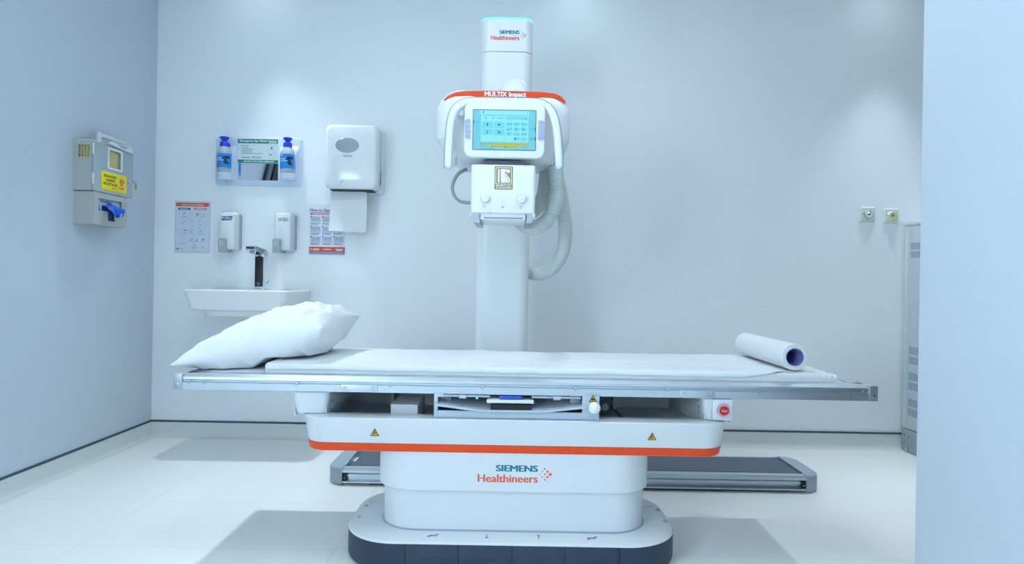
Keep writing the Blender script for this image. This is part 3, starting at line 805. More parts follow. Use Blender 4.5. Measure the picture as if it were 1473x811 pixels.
# handle
Yg = 2.345
hp = [(645, 244, 2.345), (645.5, 215, 2.345), (647.5, 185, 2.345), (651, 166, 2.345), (658, 154.5, 2.35), (670, 147.8, 2.355), (690, 146.5, 2.36), (725, 146.8, 2.36), (762, 147.5, 2.36), (778, 149.5, 2.355), (790, 157, 2.35), (797, 170, 2.345), (801, 190, 2.345), (803, 215, 2.345), (804, 243, 2.345)]
hpts = []
for a, b, y in hp:
    x, z = P(a, b, y); hpts.append((x, y, z))
path = spline(hpts, .003)
HD = MB().sweep(path, [(a * 1.0, b) for a, b in rr(-.0145, .0145, -.014, .014, .010, 4)], (0, 1, 0), .014).build('handle', M['stand_white'], ST, ang=50)
# grip strip on the outer edge
GS = .0128
out_ = []
pth = [Vector(p) for p in path]
for i, p in enumerate(pth):
    t = (pth[min(i + 1, len(pth) - 1)] - pth[max(i - 1, 0)]).normalized(); out_.append(p + t.cross(Vector((0, 1, 0))).normalized() * GS)
out_ = out_[2:-2]
MB().sweep(out_, rr(-.004, .004, -.0095, .0095, .003, 3), (0, 1, 0)).build('grip_strip', M['handle_grip'], HD, ang=50)
for a in (655.5, 794.5):
    x, z = P(a, 231, Yg - .012)
    MB().plate(FR(Yg - .005), x - .005, x + .005, z - .016, z + .016, .003, 0, .012, .002).build('grip_clip', M['mid_grey'], HD)
# link from the handle to the housing
for a in (663, 777):
    x, z = P(a, 160, 2.37)
    MB().box(x - .012, x + .012, 2.355, 2.41, z - .02, z + .03, .004).build('handle_mount', M['stand_white'], HD)
# touch panel
Ys = 2.318
px0, px1, pz0, pz1 = PB(667.5, 146.5, 784, 227, Ys)
TPN = MB()
g = lambda i: rr(px0 + i, px1 - i, pz0 + i, pz1 - i, .030 - i * .5, 8)
TPN = TPN.loft(FR(0), [(g(.014), -2.372), (g(.004), -2.355), (g(0), -2.340), (g(0), -2.324), (g(.003), -2.319), (g(.008), -Ys)]).build('touch_panel', M['stand_white'], ST)
MB().box(px0 + .06, px1 - .06, 2.365, 2.41, pz0 + .05, pz1 - .05).build('panel_mount', M['stand_white'], ST)
sx0, sx1, sz0, sz1 = PB(680.5, 158.5, 770.5, 215.5, Ys)
MB().frame(FR(Ys), sx0 - .002, sx1 + .002, sz0 - .002, sz1 + .002, .002, .003, -.001, .0008).build('screen_bezel', M['ink_grey'], TPN)
MB().prism(FR(Ys), rr(sx0, sx1, sz0, sz1, .001, 2), -.002, .0005).build('display', M['scr_base'], TPN)
# screen picture, laid out in the crop of the photograph (660..800 x 150..230, 10.14 px per px)
def SP(a, b):  # crop -> fraction of the screen -> world
    f = (a - 203) / (1122 - 203); h = (b - 88) / (657 - 88)
    return sx0 + f * (sx1 - sx0), sz1 - h * (sz1 - sz0)
def srect(mm, a, b, c, d, l):
    x0, z1 = SP(a, b); x1, z0 = SP(c, d); mm.prism(FR(Ys), [(x0, z0), (x1, z0), (x1, z1), (x0, z1)], .0004, l)
mm = MB()
srect(mm, 305, 96, 1025, 155, .0008); srect(mm, 318, 170, 1012, 545, .0008); mm.build('screen_panel', M['scr_lite'], TPN)
mm = MB()
for a, b, c, d in ((335, 255, 495, 345), (508, 257, 668, 347), (335, 355, 495, 445), (508, 358, 668, 450)): srect(mm, a, b, c, d, .0011)
for i in range(3):
    for j in range(4):
        if (i, j) in ((0, 3),): continue
        srect(mm, 688 + i * 107, 262 + j * 70, 780 + i * 107, 314 + j * 70, .0011)
srect(mm, 680, 178, 1000, 224, .0011)
mm.build('screen_tile', M['scr_tile'], TPN)
mm = MB()
def sdot(a, b, r):
    x, z = SP(a, b); mm.prism(FR(Ys), circ(x, z, r * (sx1 - sx0) / 919, 10), .001, .0014)
sdot(350, 110, 7); srect(mm, 343, 116, 357, 136, .0014); srect(mm, 990, 118, 1001, 134, .0014)
sdot(413, 284, 8); srect(mm, 403, 290, 424, 306, .0014); srect(mm, 408, 306, 419, 318, .0014)
srect(mm, 562, 292, 606, 303, .0014); sdot(582, 298, 13)
srect(mm, 408, 380, 418, 424, .0014); srect(mm, 400, 418, 426, 424, .0014)
srect(mm, 570, 388, 584, 424, .0014); srect(mm, 590, 395, 606, 422, .0014)
sdot(826, 497, 13); sdot(940, 358, 11); srect(mm, 972, 204, 988, 214, .0014)
srect(mm, 700, 368, 732, 375, .0014); sdot(965, 372, 5); sdot(330, 574, 8); sdot(484, 612, 9); sdot(683, 616, 9)
sdot(1063, 480, 8); srect(mm, 1046, 498, 1082, 506, .0014); srect(mm, 1106, 465, 1117, 520, .0014)
for a, b in ((762, 288), (870, 288), (978, 288), (762, 358), (868, 430), (978, 430), (868, 500)): srect(mm, a - 8, b - 4, a + 8, b + 3, .0014)
mm.build('screen_icon', M['scr_ink'], TPN)
mm = MB()
for a, b, c, d in ((365, 195, 408, 208), (470, 196, 520, 208), (562, 198, 640, 210), (338, 226, 430, 229), (672, 460, 675, 540), (710, 270, 730, 300), (815, 275, 840, 300), (918, 280, 950, 296),
                   (820, 345, 850, 375), (715, 412, 745, 440), (815, 440, 845, 446), (918, 420, 950, 440), (350, 568, 480, 582), (500, 606, 608, 618), (705, 612, 795, 624), (355, 604, 396, 614), (320, 600, 338, 620), (930, 612, 995, 626), (320, 640, 336, 652), (355, 642, 525, 652), (255, 312, 262, 500)):
    srect(mm, a, b, c, d, .00155)
mm.build('screen_text', M['scr_faint'], TPN)
mm = MB(); srect(mm, 303, 558, 1023, 594, .0012); srect(mm, 468, 598, 860, 628, .0012); mm.build('screen_message', M['scr_yellow'], TPN)
mm = MB(); srect(mm, 204, 236, 218, 292, .0012); srect(mm, 1106, 326, 1120, 382, .0012)
pts = [SP(235, 258), SP(248, 268), SP(262, 271), SP(276, 268), SP(290, 258)]; mm.line(FR(Ys), pts, .0012, .0008, .0012)
pts = [SP(1045, 372), SP(1045, 340), SP(1083, 340), SP(1083, 372)]; mm.line(FR(Ys), pts, .0008, .0008, .0012)
mm.build('screen_marker', M['scr_violet'], TPN)
mm = MB(); srect(mm, 1108, 252, 1121, 308, .0012); mm.line(FR(Ys), [SP(1043, 292), SP(1090, 266)], .0006, .0008, .0012); mm.line(FR(Ys), [SP(1043, 436), SP(1088, 408)], .0006, .0008, .0012); mm.build('screen_marker', M['scr_green'], TPN)
for a0, a1, sg in ((669, 676.8, -1), (774.3, 783, 1)):
    for k in range(4):
        yt = 171.3 + k * 7.35 + (2 if sg > 0 else 0)
        x0, x1, z0, z1 = PB(a0, yt, a1, yt + 6.6, Ys); pts = [(x0, z0), (x1, z0), (x1, z1), (x0, z1)]
        r = .009
        if k in (0, 3):
            xo, xi = (x0, x1) if sg < 0 else (x1, x0); zo, zi = (z1, z0) if k == 0 else (z0, z1)
            dx = r * (1 if xi > xo else -1); dz = r * (1 if zi > zo else -1)
            arc = [(xo + dx - dx * math.sin(q * PI / 10), zo + dz - dz * math.cos(q * PI / 10)) for q in range(6)]
            pts = [(xi, zo)] + arc + [(xo, zi), (xi, zi)]
        MB().prism(FR(Ys), pts, -.002, .002).build('panel_button', M['button'], TPN)
# collimator
Yc = 2.325
cx0, cx1, cz0, cz1 = PB(677, 236.5, 770, 307, Yc)
MB().box(cx0 + .045, cx1 - .045, 2.40, 2.56, 1.36, 1.42).build('collimator_neck', M['mid_grey'], ST)
g = lambda i: rr(cx0 + i, cx1 - i, Yc + i, 2.60 - i, .012, 5)
CL = MB().loft(TP(0), [(g(.004), cz0 + .0), (g(.0), cz0 + .003), (g(0), cz1 - .006), (g(.002), cz1 - .002), (g(.007), cz1)]).build('collimator', M['stand_white'], ST)
for s_, xa, xb in ((-1, cx0, cx0 + .036), (1, cx1 - .033, cx1)):
    # accessory rails under both sides
    z0 = cz0 - .036
    if s_ < 0: sh = [(xa, cz0 + .004), (xb, cz0 + .004), (xb - .004, cz0 - .01), (xb, cz0 - .034), (xa + .012, cz0 - .034), (xa, cz0 - .008)]
    else: sh = [(xb, cz0 + .004), (xa, cz0 + .004), (xa + .004, cz0 - .01), (xa, cz0 - .034), (xb - .012, cz0 - .034), (xb, cz0 - .008)]
    MB().prism(FR(Yc + .003), sh, -.25, 0).build('accessory_rail', M['alu_flat'], CL)
    lip = [(xa, cz0 + .002), (xa + .008, cz0 + .002), (xa + .006, cz0 - .010), (xa, cz0 - .010)] if s_ < 0 else [(xb, cz0 + .002), (xb - .010, cz0 + .002), (xb - .004, cz0 - .014), (xb, cz0 - .014)]
    MB().prism(FR(Yc - .0005), lip, -.2, .0005).build('collimator_skirt', M['stand_white'], CL)
MB().box(cx0 + .034, cx1 - .033, Yc + .012, 2.58, cz0 - .022, cz0 + .002, .002).build('exit_frame', M['stand_white'], CL)
MB().box(cx0 + .05, cx1 - .045, Yc + .0112, Yc + .014, cz0 - .0185, cz0 - .013).build('exit_slot', M['mid_grey'], CL)
for a in (697.5, 750):
    x, z = P(a, 284.5 + (a - 697) * .025, Yc - .015)
    MB().lathe(FR(Yc), x, z, [(.0175, -.002), (.0175, .014), (.0165, .0185), (.0145, .0205), (.0, .021)], 30).build('collimator_knob', M['stand_white'], CL)
x, z = P(723.5, 285.5, Yc)
MB().ring(FR(Yc), x, z, .0115, .0125, -.001, .001, 30).build('light_button', M['satin'], CL)
def icon(px, py, lines, w_=.0009):
    x, z = P(px, py, Yc); mm = MB()
    for l in lines: mm.line(FR(Yc), [(x + a, z + b) for a, b in l], w_, -.0003, .0005)
    mm.build('knob_mark', M['ink_grey'], CL)
icon(697, 297, [[(-.004, -.004), (-.004, .004)], [(.004, -.004), (.004, .004)], [(-.004, 0), (.004, 0)]])
icon(749, 298, [[(-.005, .004), (.005, .004)], [(-.005, -.004), (.005, -.004)], [(0, -.004), (0, .004)]])
icon(723, 297.5, [[(-.005, -.004), (.005, .004)], [(-.005, .004), (.005, -.004)], [(-.006, 0), (.006, 0)], [(0, -.005), (0, .005)]])
icon(705, 305.5, [[(-.009, 0), (-.003, 0), (0, .003), (.003, -.002), (.009, 0)]])
# gold sticker (crop 700..750 x 230..280, 16.22 px per px)
def GB(a, b, c, d): return PB(700 + a / 16.22, 230 + b / 16.22, 700 + c / 16.22, 230 + d / 16.22, Yc)
def GP(a, b): return P(700 + a / 16.22, 230 + b / 16.22, Yc)
MB().plate(FR(Yc), *GB(185, 150, 612, 690), .004, -.0005, .0006).build('gold_sticker', M['gold'], CL)
mm = MB().frame(FR(Yc), *GB(210, 177, 585, 572), .004, .0022, .0004, .0010)
mm.plate(FR(Yc), *GB(262, 212, 302, 530), .0015, .0004, .0010)
bird = [GP(*q) for q in ((330, 215), (470, 215), (455, 250), (432, 300), (432, 340), (445, 392), (480, 430), (515, 480), (522, 530), (330, 530))]
mm.prism(FR(Yc), bird, .0004, .0010)
x, z = GP(505, 262); mm.prism(FR(Yc), circ(x, z, .0072, 22), .0004, .0010)
fea = [GP(*q) for q in ((440, 310), (470, 335), (500, 385), (535, 425), (545, 470), (548, 525), (535, 525), (520, 470), (480, 420), (450, 380))]
mm.prism(FR(Yc), fea, .0004, .0010)
mm.text(FR(Yc), 'Hospital', *GB(405, 588, 582, 632), .0010, bold=.02)
for a, b in ((215, 300), (318, 385)): mm.plate(FR(Yc), *GB(a, 592, b, 618), .0005, .0004, .0010)
for a, b in ((215, 262), (275, 345), (362, 445), (455, 580)): mm.plate(FR(Yc), *GB(a, 644, b, 662), .0005, .0004, .0010)
mm.build('sticker_print', M['print_white'], CL)
mm = MB()
mm.line(FR(Yc), [GP(*q) for q in ((455, 222), (420, 250), (405, 300), (402, 350), (368, 370), (365, 420), (380, 470), (430, 495), (470, 525))], .0006, .0008, .0014)
mm.line(FR(Yc), [GP(*q) for q in ((432, 350), (445, 400), (485, 440), (515, 500))], .0006, .0008, .0014)
mm.line(FR(Yc), [GP(*q) for q in ((455, 350), (490, 400), (520, 440))], .0006, .0008, .0014)
mm.line(FR(Yc), [GP(*q) for q in ((282, 225), (282, 520))], .0004, .0008, .0014)
mm.build('sticker_line', M['gold_dark'], CL)
# hoses
def hose(name, keys, r, pitch, m_, amp=.05):
    pts3 = []
    for a, b, y in keys:
        x, z = P(a, b, y); pts3.append((x, y, z))
    path = spline(pts3, pitch / 4.5); L = 0; rad = []
    for i, p in enumerate(path):
        if i: L += (p - path[i - 1]).length
        rad.append(r * (1 + amp * math.sin(2 * PI * L / pitch)))
    return MB().tube(path, r, 20, rad).build(name, m_, ST, ang=80)
hose('corrugated_hose', [(797, 232, 2.58), (801, 262, 2.57), (799, 292, 2.57), (789, 314, 2.58), (774, 326, 2.60), (758, 325, 2.64), (745, 315, 2.72)], .0305, .0068, M['hose'])
hose('corrugated_hose', [(786, 238, 2.66), (785, 262, 2.66), (779, 290, 2.68), (765, 305, 2.74)], .030, .0068, M['hose'])
hose('corrugated_hose', [(796, 240, 2.70), (804, 268, 2.72), (811, 305, 2.76), (813, 338, 2.80), (808, 366, 2.88), (794, 386, 2.98), (776, 394, 3.06), (756, 392, 3.10)], .0295, .0068, M['hose'])
cb = []
for a, b, y in ((672, 243, 2.52), (659, 250, 2.5), (651, 266, 2.5), (653, 280, 2.5), (663, 290, 2.5), (685, 292, 2.5)):
    x, z = P(a, b, y); cb.append((x, y, z))
MB().sweep(spline(cb, .008), rr(-.0055, .0055, -.012, .012, .003, 3), (0, 1, 0)).build('loop_cable', M['cable'], ST)

# ------------------------------------------------------------------ wash basin
SK = thing('wash_basin', 'white ceramic wall-hung wash basin with tapering front left of the x-ray stand', 'sink', (-1.5, 3.6, .74))
def brr2(i, yf, r=.055, x0=-1.787, x1=-1.21): return rr(x0 + i, x1 - i, yf, YB, r, 8)
mm = MB()
def basin(i, yf, r=.05): 
    pts = rr(-1.787 + i, -1.21 - i, yf, YB + .05, r, 8)
    return [(a, min(b, YB - .0005)) for a, b in pts]
mm.loft(TP(0), [(basin(.115, 3.50), .738), (basin(.09, 3.46), .742), (basin(.075, 3.44), .770), (basin(.045, 3.415), .774), (basin(.027, 3.402), .782), (basin(.005, 3.384), .862), (basin(.0, 3.380), .874), (basin(.0, 3.379), .883), (basin(.003, 3.382), .8865), (basin(.02, 3.40), .8865),
                (rr(-1.787 + .03, -1.21 - .03, 3.41, 3.60, .05, 8), .884), (rr(-1.787 + .06, -1.21 - .06, 3.435, 3.585, .05, 8), .82), (rr(-1.787 + .11, -1.21 - .11, 3.46, 3.57, .04, 8), .795)])
mm.build('basin', M['ceramic'], SK)
MB().lathe(TP(.796), -1.5, 3.515, [(.022, -.001), (.022, .002), (.018, .003), (.008, .002)], 20).build('drain', M['chrome'], SK)
# faucet
fx, fy, fz0 = -1.466, 3.655, .8868
FA = thing('sensor_faucet', 'chrome sensor faucet with black front panel standing on the white basin', 'faucet', (fx, fy, fz0))
g = lambda i, t=0: rr(fx - .027 - t + i, fx + .027 + t - i, fy - .026 - t + i, fy + .026 + t - i, .006, 4)
MB().loft(TP(0), [(g(0, .008), fz0), (g(0, .008), fz0 + .004), (g(0), fz0 + .008), (g(0), fz0 + .205), (g(.004), fz0 + .21)]).build('faucet_body', M['chrome'], FA)
sp = [(fy + .026, fz0 + .210), (fy + .02, fz0 + .222), (fy - .02, fz0 + .233), (fy - .145, fz0 + .245), (fy - .150, fz0 + .240), (fy - .148, fz0 + .222), (fy - .09, fz0 + .206), (fy - .03, fz0 + .196), (fy + .026, fz0 + .196)]
mm = MB(); mm.loft(RW(0), [(sp, -fx + .0285), (sp, -fx - .0285)]); mm.build('spout', M['chrome'], FA, ang=25)
MB().box(fx - .022, fx + .022, fy - .1502, fy - .1478, fz0 + .228, fz0 + .239).build('sensor_window', M['black'], FA)
MB().lathe(TP(0), fx, fy - .125, [(.012, fz0 + .205), (.012, fz0 + .218)], 18).build('aerator', M['mid_grey'], FA)
MB().plate(FR(fy - .026), fx - .0225, fx + .0235, fz0 + .018, fz0 + .19, .002, -.001, .0025, .0008).build('front_panel', M['black'], FA)
MB().ring(FR(fy - .0285), fx - .002, fz0 + .034, .006, .0075, -.0005, .0006, 20).build('sensor_ring', M['chrome'], FA)
mm = MB().lathe(LW(fx + .026), fy + .003, fz0 + .045, [(.008, 0), (.008, .016), (.005, .018)], 16); mm.tube([(fx + .038, fy + .003, fz0 + .05), (fx + .046, fy - .002, fz0 + .062)], .004, 8)
mm.build('mixer_lever', M['chrome'], FA)

# ------------------------------------------------------------------ soap dispensers
def soap(px_l, px_r, py0, py1, label, logo):
    Yf = 3.665
    x0 = P(px_l, 330, Yf)[0]; x1 = P(px_r, 330, YB - .01)[0]
    z1 = P(px_l, py0, Yf)[1]; z0 = P(px_l, py1, Yf)[1]
    t = thing('soap_dispenser', label, 'dispenser', ((x0 + x1) / 2, YB - .05, z0), 'soap dispensers above the basin')
    def g(i, dz0=0, dz1=0): return rr(x0 + i, x1 - i, z0 + i + dz0, z1 - i - dz1, .016, 6)
    MB().loft(FR(0), [(g(.003), -YB), (g(.003), -YB + .038), (g(.0055), -YB + .04)]).build('back_plate', M['disp_back'], t)
    b = MB().loft(FR(0), [(g(.002), -YB + .040), (g(.0), -YB + .044), (g(.001), -YB + .085), (g(.006), -YB + .100), (g(.013), -YB + .1045)])
    b = b.build('cover', M['disp_body'], t)
    pw = (x0 + .004, x0 + .050)
    MB().loft(FR(0), [(rr(pw[0], pw[1], z0 - .016, z0 + .068, .012, 6), -YB + .05), (rr(pw[0], pw[1], z0 - .016, z0 + .070, .012, 6), -YB + .118), (rr(pw[0] + .004, pw[1] - .004, z0 - .012, z0 + .066, .011, 6), -YB + .124)]).build('push_bar', M['disp_push'], t)
    MB().lathe(FR(YB - .123), (pw[0] + pw[1]) / 2, z0 + .040, [(.012, -.001), (.012, .0015), (.010, .002), (.0085, .0005)], 20).build('push_mark', M['disp_body'], t)
    MB().lathe(TP(0), x0 + .056, YB - .06, [(.006, z0 - .012), (.006, z0 + .004)], 12).build('nozzle', M['mid_grey'], t)
    fy = YB - .1045; fr = FR(fy)
    if logo == 'PURELL':
        a, b2, c, d = PB(319, 310.5, 334, 317, fy)
        lg = MB().prism(fr, [(a - .002, c), (b2 - .003, c + .002), (b2 + .002, d), (a + .002, d - .002)], -.0004, .0006).build('logo_badge', M['purple'], t)
        MB().text(fr, 'PURELL', a + .0015, b2 - .001, c + .007, d - .006, .0010, bold=.01, shear=.2).build('logo_lettering', M['print_white'], t)
        MB().prism(fr, [(a + .02, d - .0045), (b2 - .012, d - .003), (b2 - .012, d - .0015), (a + .02, d - .0025)], .0004, .001).build('logo_accent', M['magenta'], t)
    else:
        MB().text(fr, 'GOJO', *PB(400, 314, 414.5, 319, fy), .0008, bold=.02).build('logo_lettering', M['ink'], t)
        p = [P(a, b2, fy) for a, b2 in ((400, 315), (403, 313.4), (408, 312.6), (413, 313.6))]
        MB().line(fr, p, .0014, -.0003, .0008).build('logo_swoosh', M['sign_green'], t)
    return t
soap(314.5, 348, 304, 359, 'grey-white soap dispenser with purple badge, left above the basin', 'PURELL')
soap(392.5, 427, 305, 360, 'grey-white soap dispenser with dark lettering, right above the basin', 'GOJO')

# ------------------------------------------------------------------ eye wash station
EW = thing('eyewash_station', 'pale wall tray with green eye wash sign and mirror above the basin', 'eye wash station', (-1.52, YB, 1.495))
Ye = YB - .012
ex0, ex1, ez0, ez1 = PB(309.5, 197, 434, 267.5, Ye)
MB().loft(FR(0), [(rr(ex0, ex1, ez0, ez1, .025, 8), -YB), (rr(ex0, ex1, ez0, ez1, .025, 8), -YB + .006), (rr(ex0 + .01, ex1 - .01, ez0 + .01, ez1 - .01, .02, 8), -YB + .012)]).build('tray_board', M['board'], EW)
def pocket(c0, c1):
    # moulded bottle holder: sloping box open at the top
    mm = MB(); a0, a1, b0, b1 = c0, c1, PB(0, 212, 10, 260, Ye)[2], None
    zt = P(370, 210, Ye)[1]; zb = P(370, 258, Ye)[1]; zm = P(370, 247, Ye)[1]
    r0 = rr(a0, a1, zb, zt, .012, 5)
    mm.loft(FR(0), [(rr(a0, a1, zb, zt, .014, 6), -Ye), (rr(a0 + .006, a1 - .010, zb + .004, zt - .03, .012, 6), -Ye + .022), (rr(a0 + .008, a1 - .014, zb + .006, zt - .05, .012, 6), -Ye + .026)])
    return mm.build('bottle_pocket', M['board'], EW)
e0 = P(312, 230, Ye)[0]; e1 = P(339, 230, Ye)[0]; pocket(e0, e1)
e2 = P(402, 230, Ye)[0]; e3 = P(431, 230, Ye)[0]; pocket(e2, e3)
def shelf_(a0, a1):
    z = P(370, 252.3, Ye)[1]
    return MB().loft(TP(0), [(rr(a0 + .004, a1 - .018, Ye - .075, Ye - .015, .03, 8), z - .032), (rr(a0 + .002, a1 - .014, Ye - .085, Ye - .012, .034, 8), z - .02), (rr(a0 + .002, a1 - .014, Ye - .085, Ye - .012, .034, 8), z - .004)]).build('bottle_cup', M['board'], EW)
# sign and mirror
def EB(a, b, c, d): return PB(300 + a / 8.107, 180 + b / 8.107, 300 + c / 8.107, 180 + d / 8.107, Ye)
def EP(a, b): return P(300 + a / 8.107, 180 + b / 8.107, Ye)
SG = MB().plate(FR(Ye), *EB(343, 163, 811, 446), .001, -.002, .002).build('instruction_sign', M['sign_pale'], EW)
fs_ = FR(Ye - .002)
MB().plate(fs_, *EB(343, 163, 811, 214), .0008, -.0005, .0006).build('sign_band', M['sign_green'], SG)
MB().plate(fs_, *EB(343, 405, 811, 443), .0008, -.0005, .0006).build('sign_band', M['sign_green'], SG)
MB().text(fs_, 'Emergency Eye Wash Station', *EB(366, 172, 797, 203), .0010, bold=.022).text(fs_, 'DO NOT USE IF SEAL IS BROKEN', *EB(414, 414, 765, 433), .0010, bold=.02).plate(fs_, *EB(706, 205, 795, 211), .0004, .0003, .001).build('sign_lettering', M['print_white'], SG)
mm = MB().text(fs_, 'Directions:', *EB(386, 229, 473, 247), .0007, bold=.005)
for b, e in ((262, 466), (279, 522), (296, 505), (313, 510), (331, 628)): mm.plate(fs_, *EB(386, b - 3, 392, b + 3), .0003, -.0002, .0006); mm.plate(fs_, *EB(398, b - 2.6, e, b + 2.2), .0003, -.0002, .0006)
for b, e in ((371, 610), (384, 622)): mm.plate(fs_, *EB(500, b - 3, e, b + 2), .0003, -.0002, .0006)
mm.build('sign_print', M['ink_grey'], SG)
mm = MB().plate(fs_, *EB(390, 372, 415, 382), .001, -.0002, .0006).plate(fs_, *EB(418, 373, 486, 381), .001, -.0002, .0006).plate(fs_, *EB(728, 256, 746, 284), .001, -.0002, .0006).plate(fs_, *EB(716, 338, 734, 356), .001, -.0002, .0006)
mm.build('sign_emblem', M['sign_green'], SG)
mm = MB().frame(fs_, *EB(698, 235, 768, 310), .001, .0007, -.0002, .0005).frame(fs_, *EB(698, 324, 768, 380), .001, .0007, -.0002, .0005)
mm.line(fs_, [EP(722, 306), EP(722, 250), EP(736, 242), EP(752, 250), EP(752, 306)], .0007, -.0002, .0005); mm.line(fs_, [EP(734, 345), EP(762, 350)], .001, -.0002, .0005)
mm.build('sign_drawing', M['poster_line'], SG)
MI = MB().plate(FR(Ye), *EB(350, 447, 811, 643), .0008, -.002, .0022).build('mirror', M['mirror'], EW)
for a in (214, 945):
    x, z = EP(a, 668 + (a > 500) * 17); MB().lathe(FR(Ye), x, z, [(.003, -.001), (.003, .001)], 12).build('fixing_screw', M['mid_grey'], EW)
# bottles
def bottle(px, label, cup):
    Yb = Ye - .068; fl = P(px, 248.2 if px < 350 else 249.2, Yb)[1]
    x = P(px, 230, Yb)[0]
    t = thing('eyewash_bottle', label, 'bottle', (x, Yb, fl), 'eye wash bottles')
    s = Yb / FPX
    zz = lambda py: EYE - (py - CY - (px - CX) * ROLL) * s
    o_ = 0 if px < 350 else 1.3
    R_ = .0385
    MB().lathe(TP(0), x, Yb, [(R_ - .006, fl), (R_, fl + .006), (R_, zz(218 + o_)), (R_ * .93, zz(216 + o_)), (R_ * .62, zz(211.5 + o_)), (R_ * .52, zz(210 + o_)), (R_ * .5, zz(209.4 + o_))], 32).build('bottle_body', M['bottle'], t)
    lb = MB().loft(TP(0), [([(x + (R_ + .0006) * math.cos(a), Yb + (R_ + .0006) * math.sin(a)) for a in [2 * PI * k / 40 for k in range(40)]], z) for z in (zz(242 + o_), zz(221.5 + o_))], False, False).build('bottle_label', M['label_blue'], t)
    # dark eye picture on the right of the label and dark left margin, wrapped on the curve
    def wrap(mm, a0, a1, p0, p1, n=8, rad=.0012):
        vs = []; fs = []
        for k in range(n + 1):
            a = math.radians(a0 + (a1 - a0) * k / n)
            for py in (p0, p1): vs.append((x + (R_ + rad) * math.sin(a), Yb - (R_ + rad) * math.cos(a), zz(py + o_)))
        for k in range(n): fs.append((2 * k, 2 * k + 1, 2 * k + 3, 2 * k + 2))
        mm.add(vs, fs)
    mm = MB(); wrap(mm, -85, -52, 222, 242); wrap(mm, 14, 70, 225.3, 229); wrap(mm, 6, 44, 229, 232); wrap(mm, 16, 50, 232, 234.5); wrap(mm, 24, 62, 234.5, 237)
    mm.build('label_picture', M['label_dark'], t)
    mm = MB()
    def wtext(s, a0, a1, p0, p1, bold):
        n0 = len(mm.v); mm.text(lambda a, b, d: (a, b, d), s, a0, a1, 0, 1, 0, bold=bold)
        for i in range(n0, len(mm.v)):
            a, b, _ = mm.v[i]; an = math.radians(a)
            mm.v[i] = (x + (R_ + .0018) * math.sin(an), Yb - (R_ + .0018) * math.cos(an), zz(p1 + o_) + b * (zz(p0 + o_) - zz(p1 + o_)))
    wtext('Saline', -38, 2, 227.3, 229.6, .02); wtext('Eye Wash', -38, 22, 230.3, 233, .02); wtext('+', -36, -22, 221.8, 225.2, .06)
    mm.build('label_lettering', M['print_white'], t)
    CP = MB().lathe(TP(0), x, Yb, [(.0245, zz(211 + o_)), (.0245, zz(205.2 + o_)), (.021, zz(204 + o_)), (.013, zz(203.6 + o_)), (.012, zz(202.8 + o_)), (.0245, zz(198.8 + o_)), (.027, zz(197.6 + o_)), (.024, zz(197 + o_)), (.010, zz(200.5 + o_))], 30).build('eye_cup_cap', M['cap_blue'], t)
    if px < 350:
        MB().box(x + .021, x + .032, Yb - .008, Yb + .008, zz(211), zz(206), .002).build('cap_tab', M['cap_blue'], t)
    return fl, x, Yb
for px, lab in ((322.5, 'eye wash bottle with blue cap and blue label, left of the mirror'), (413.5, 'eye wash bottle with blue cap and blue label, right of the mirror')):
    fl, bx_, by_ = bottle(px, lab, None)
    MB().loft(TP(0), [(circ(bx_ + .004, by_ + .004, .030, 24), fl - .040), (circ(bx_ + .004, by_ + .004, .041, 24), fl - .030), (circ(bx_ + .004, by_ + .002, .044, 24), fl - .0005)]).build('bottle_cup', M['board'], EW)
    MB().box(bx_ - .03, bx_ + .036, by_ + .03, Ye + .001, fl - .036, fl - .004).build('cup_bracket', M['board'], EW)

# ------------------------------------------------------------------ posters
def greek(mm, fr, x0, x1, z, h, d): mm.prism(fr, [(x0, z - h / 2), (x1, z - h / 2), (x1, z + h / 2), (x0, z + h / 2)], .0001, d)
Yp = YB - .0015
P1 = thing('poster', 'laminated hand washing poster with orange header left of the soap dispensers', 'poster', (-1.92, YB, 1.1))
def LB_(a, b, c, d): return PB(245 + a / 9.89, 285 + b / 9.89, 245 + c / 9.89, 285 + d / 9.89, Yp)
MB().plate(FR(YB), *LB_(62, 42, 570, 780), .006, 0, .0010).build('laminate_film', M['laminate_film'], P1)
MB().plate(FR(Yp), *LB_(84, 66, 548, 752), .004, -.001, .0008).build('sheet', M['poster'], P1)
fp = FR(Yp - .0008)
MB().plate(fp, *LB_(84, 66, 552, 118), .003, -.0002, .0006).build('orange_header', M['poster_orange'], P1)
MB().plate(fp, *LB_(342, 138, 518, 167), .001, -.0002, .0006).build('orange_label', M['poster_orange'], P1)
MB().plate(fp, *LB_(92, 704, 118, 732), .001, -.0002, .0006).build('orange_badge', M['poster_orange'], P1)
MB().plate(fp, *LB_(114, 136, 288, 166), .001, -.0002, .0006).build('teal_label', M['poster_teal'], P1)
mm = MB().text(fp, 'STEPS OF HAND WASHING', *LB_(168, 86, 470, 106), .0009, bold=.02)
greek(mm, fp, *LB_(140, 0, 262, 1)[:2], P(245 + 15, 285 + 152 / 9.89, Yp)[1], .003, .0009)
x0, x1, z0, z1 = LB_(360, 148, 500, 156); mm.prism(fp, rr(x0, x1, z0, z1, .0003, 2), .0001, .0009)
mm.build('header_lettering', M['print_white'], P1)
mm = MB()
for a, b, c, d in ((122, 178, 282, 272), (356, 184, 418, 262), (432, 184, 500, 262), (126, 282, 502, 526), (160, 300, 240, 376), (274, 300, 352, 376), (388, 300, 464, 376), (160, 416, 240, 492), (274, 416, 352, 492), (388, 416, 464, 492),
                   (114, 586, 232, 676), (280, 550, 334, 606), (348, 550, 410, 606), (430, 550, 492, 606), (316, 656, 378, 722)):
    mm.frame(fp, *LB_(a, b, c, d), .001, .0006, -.0002, .0005)
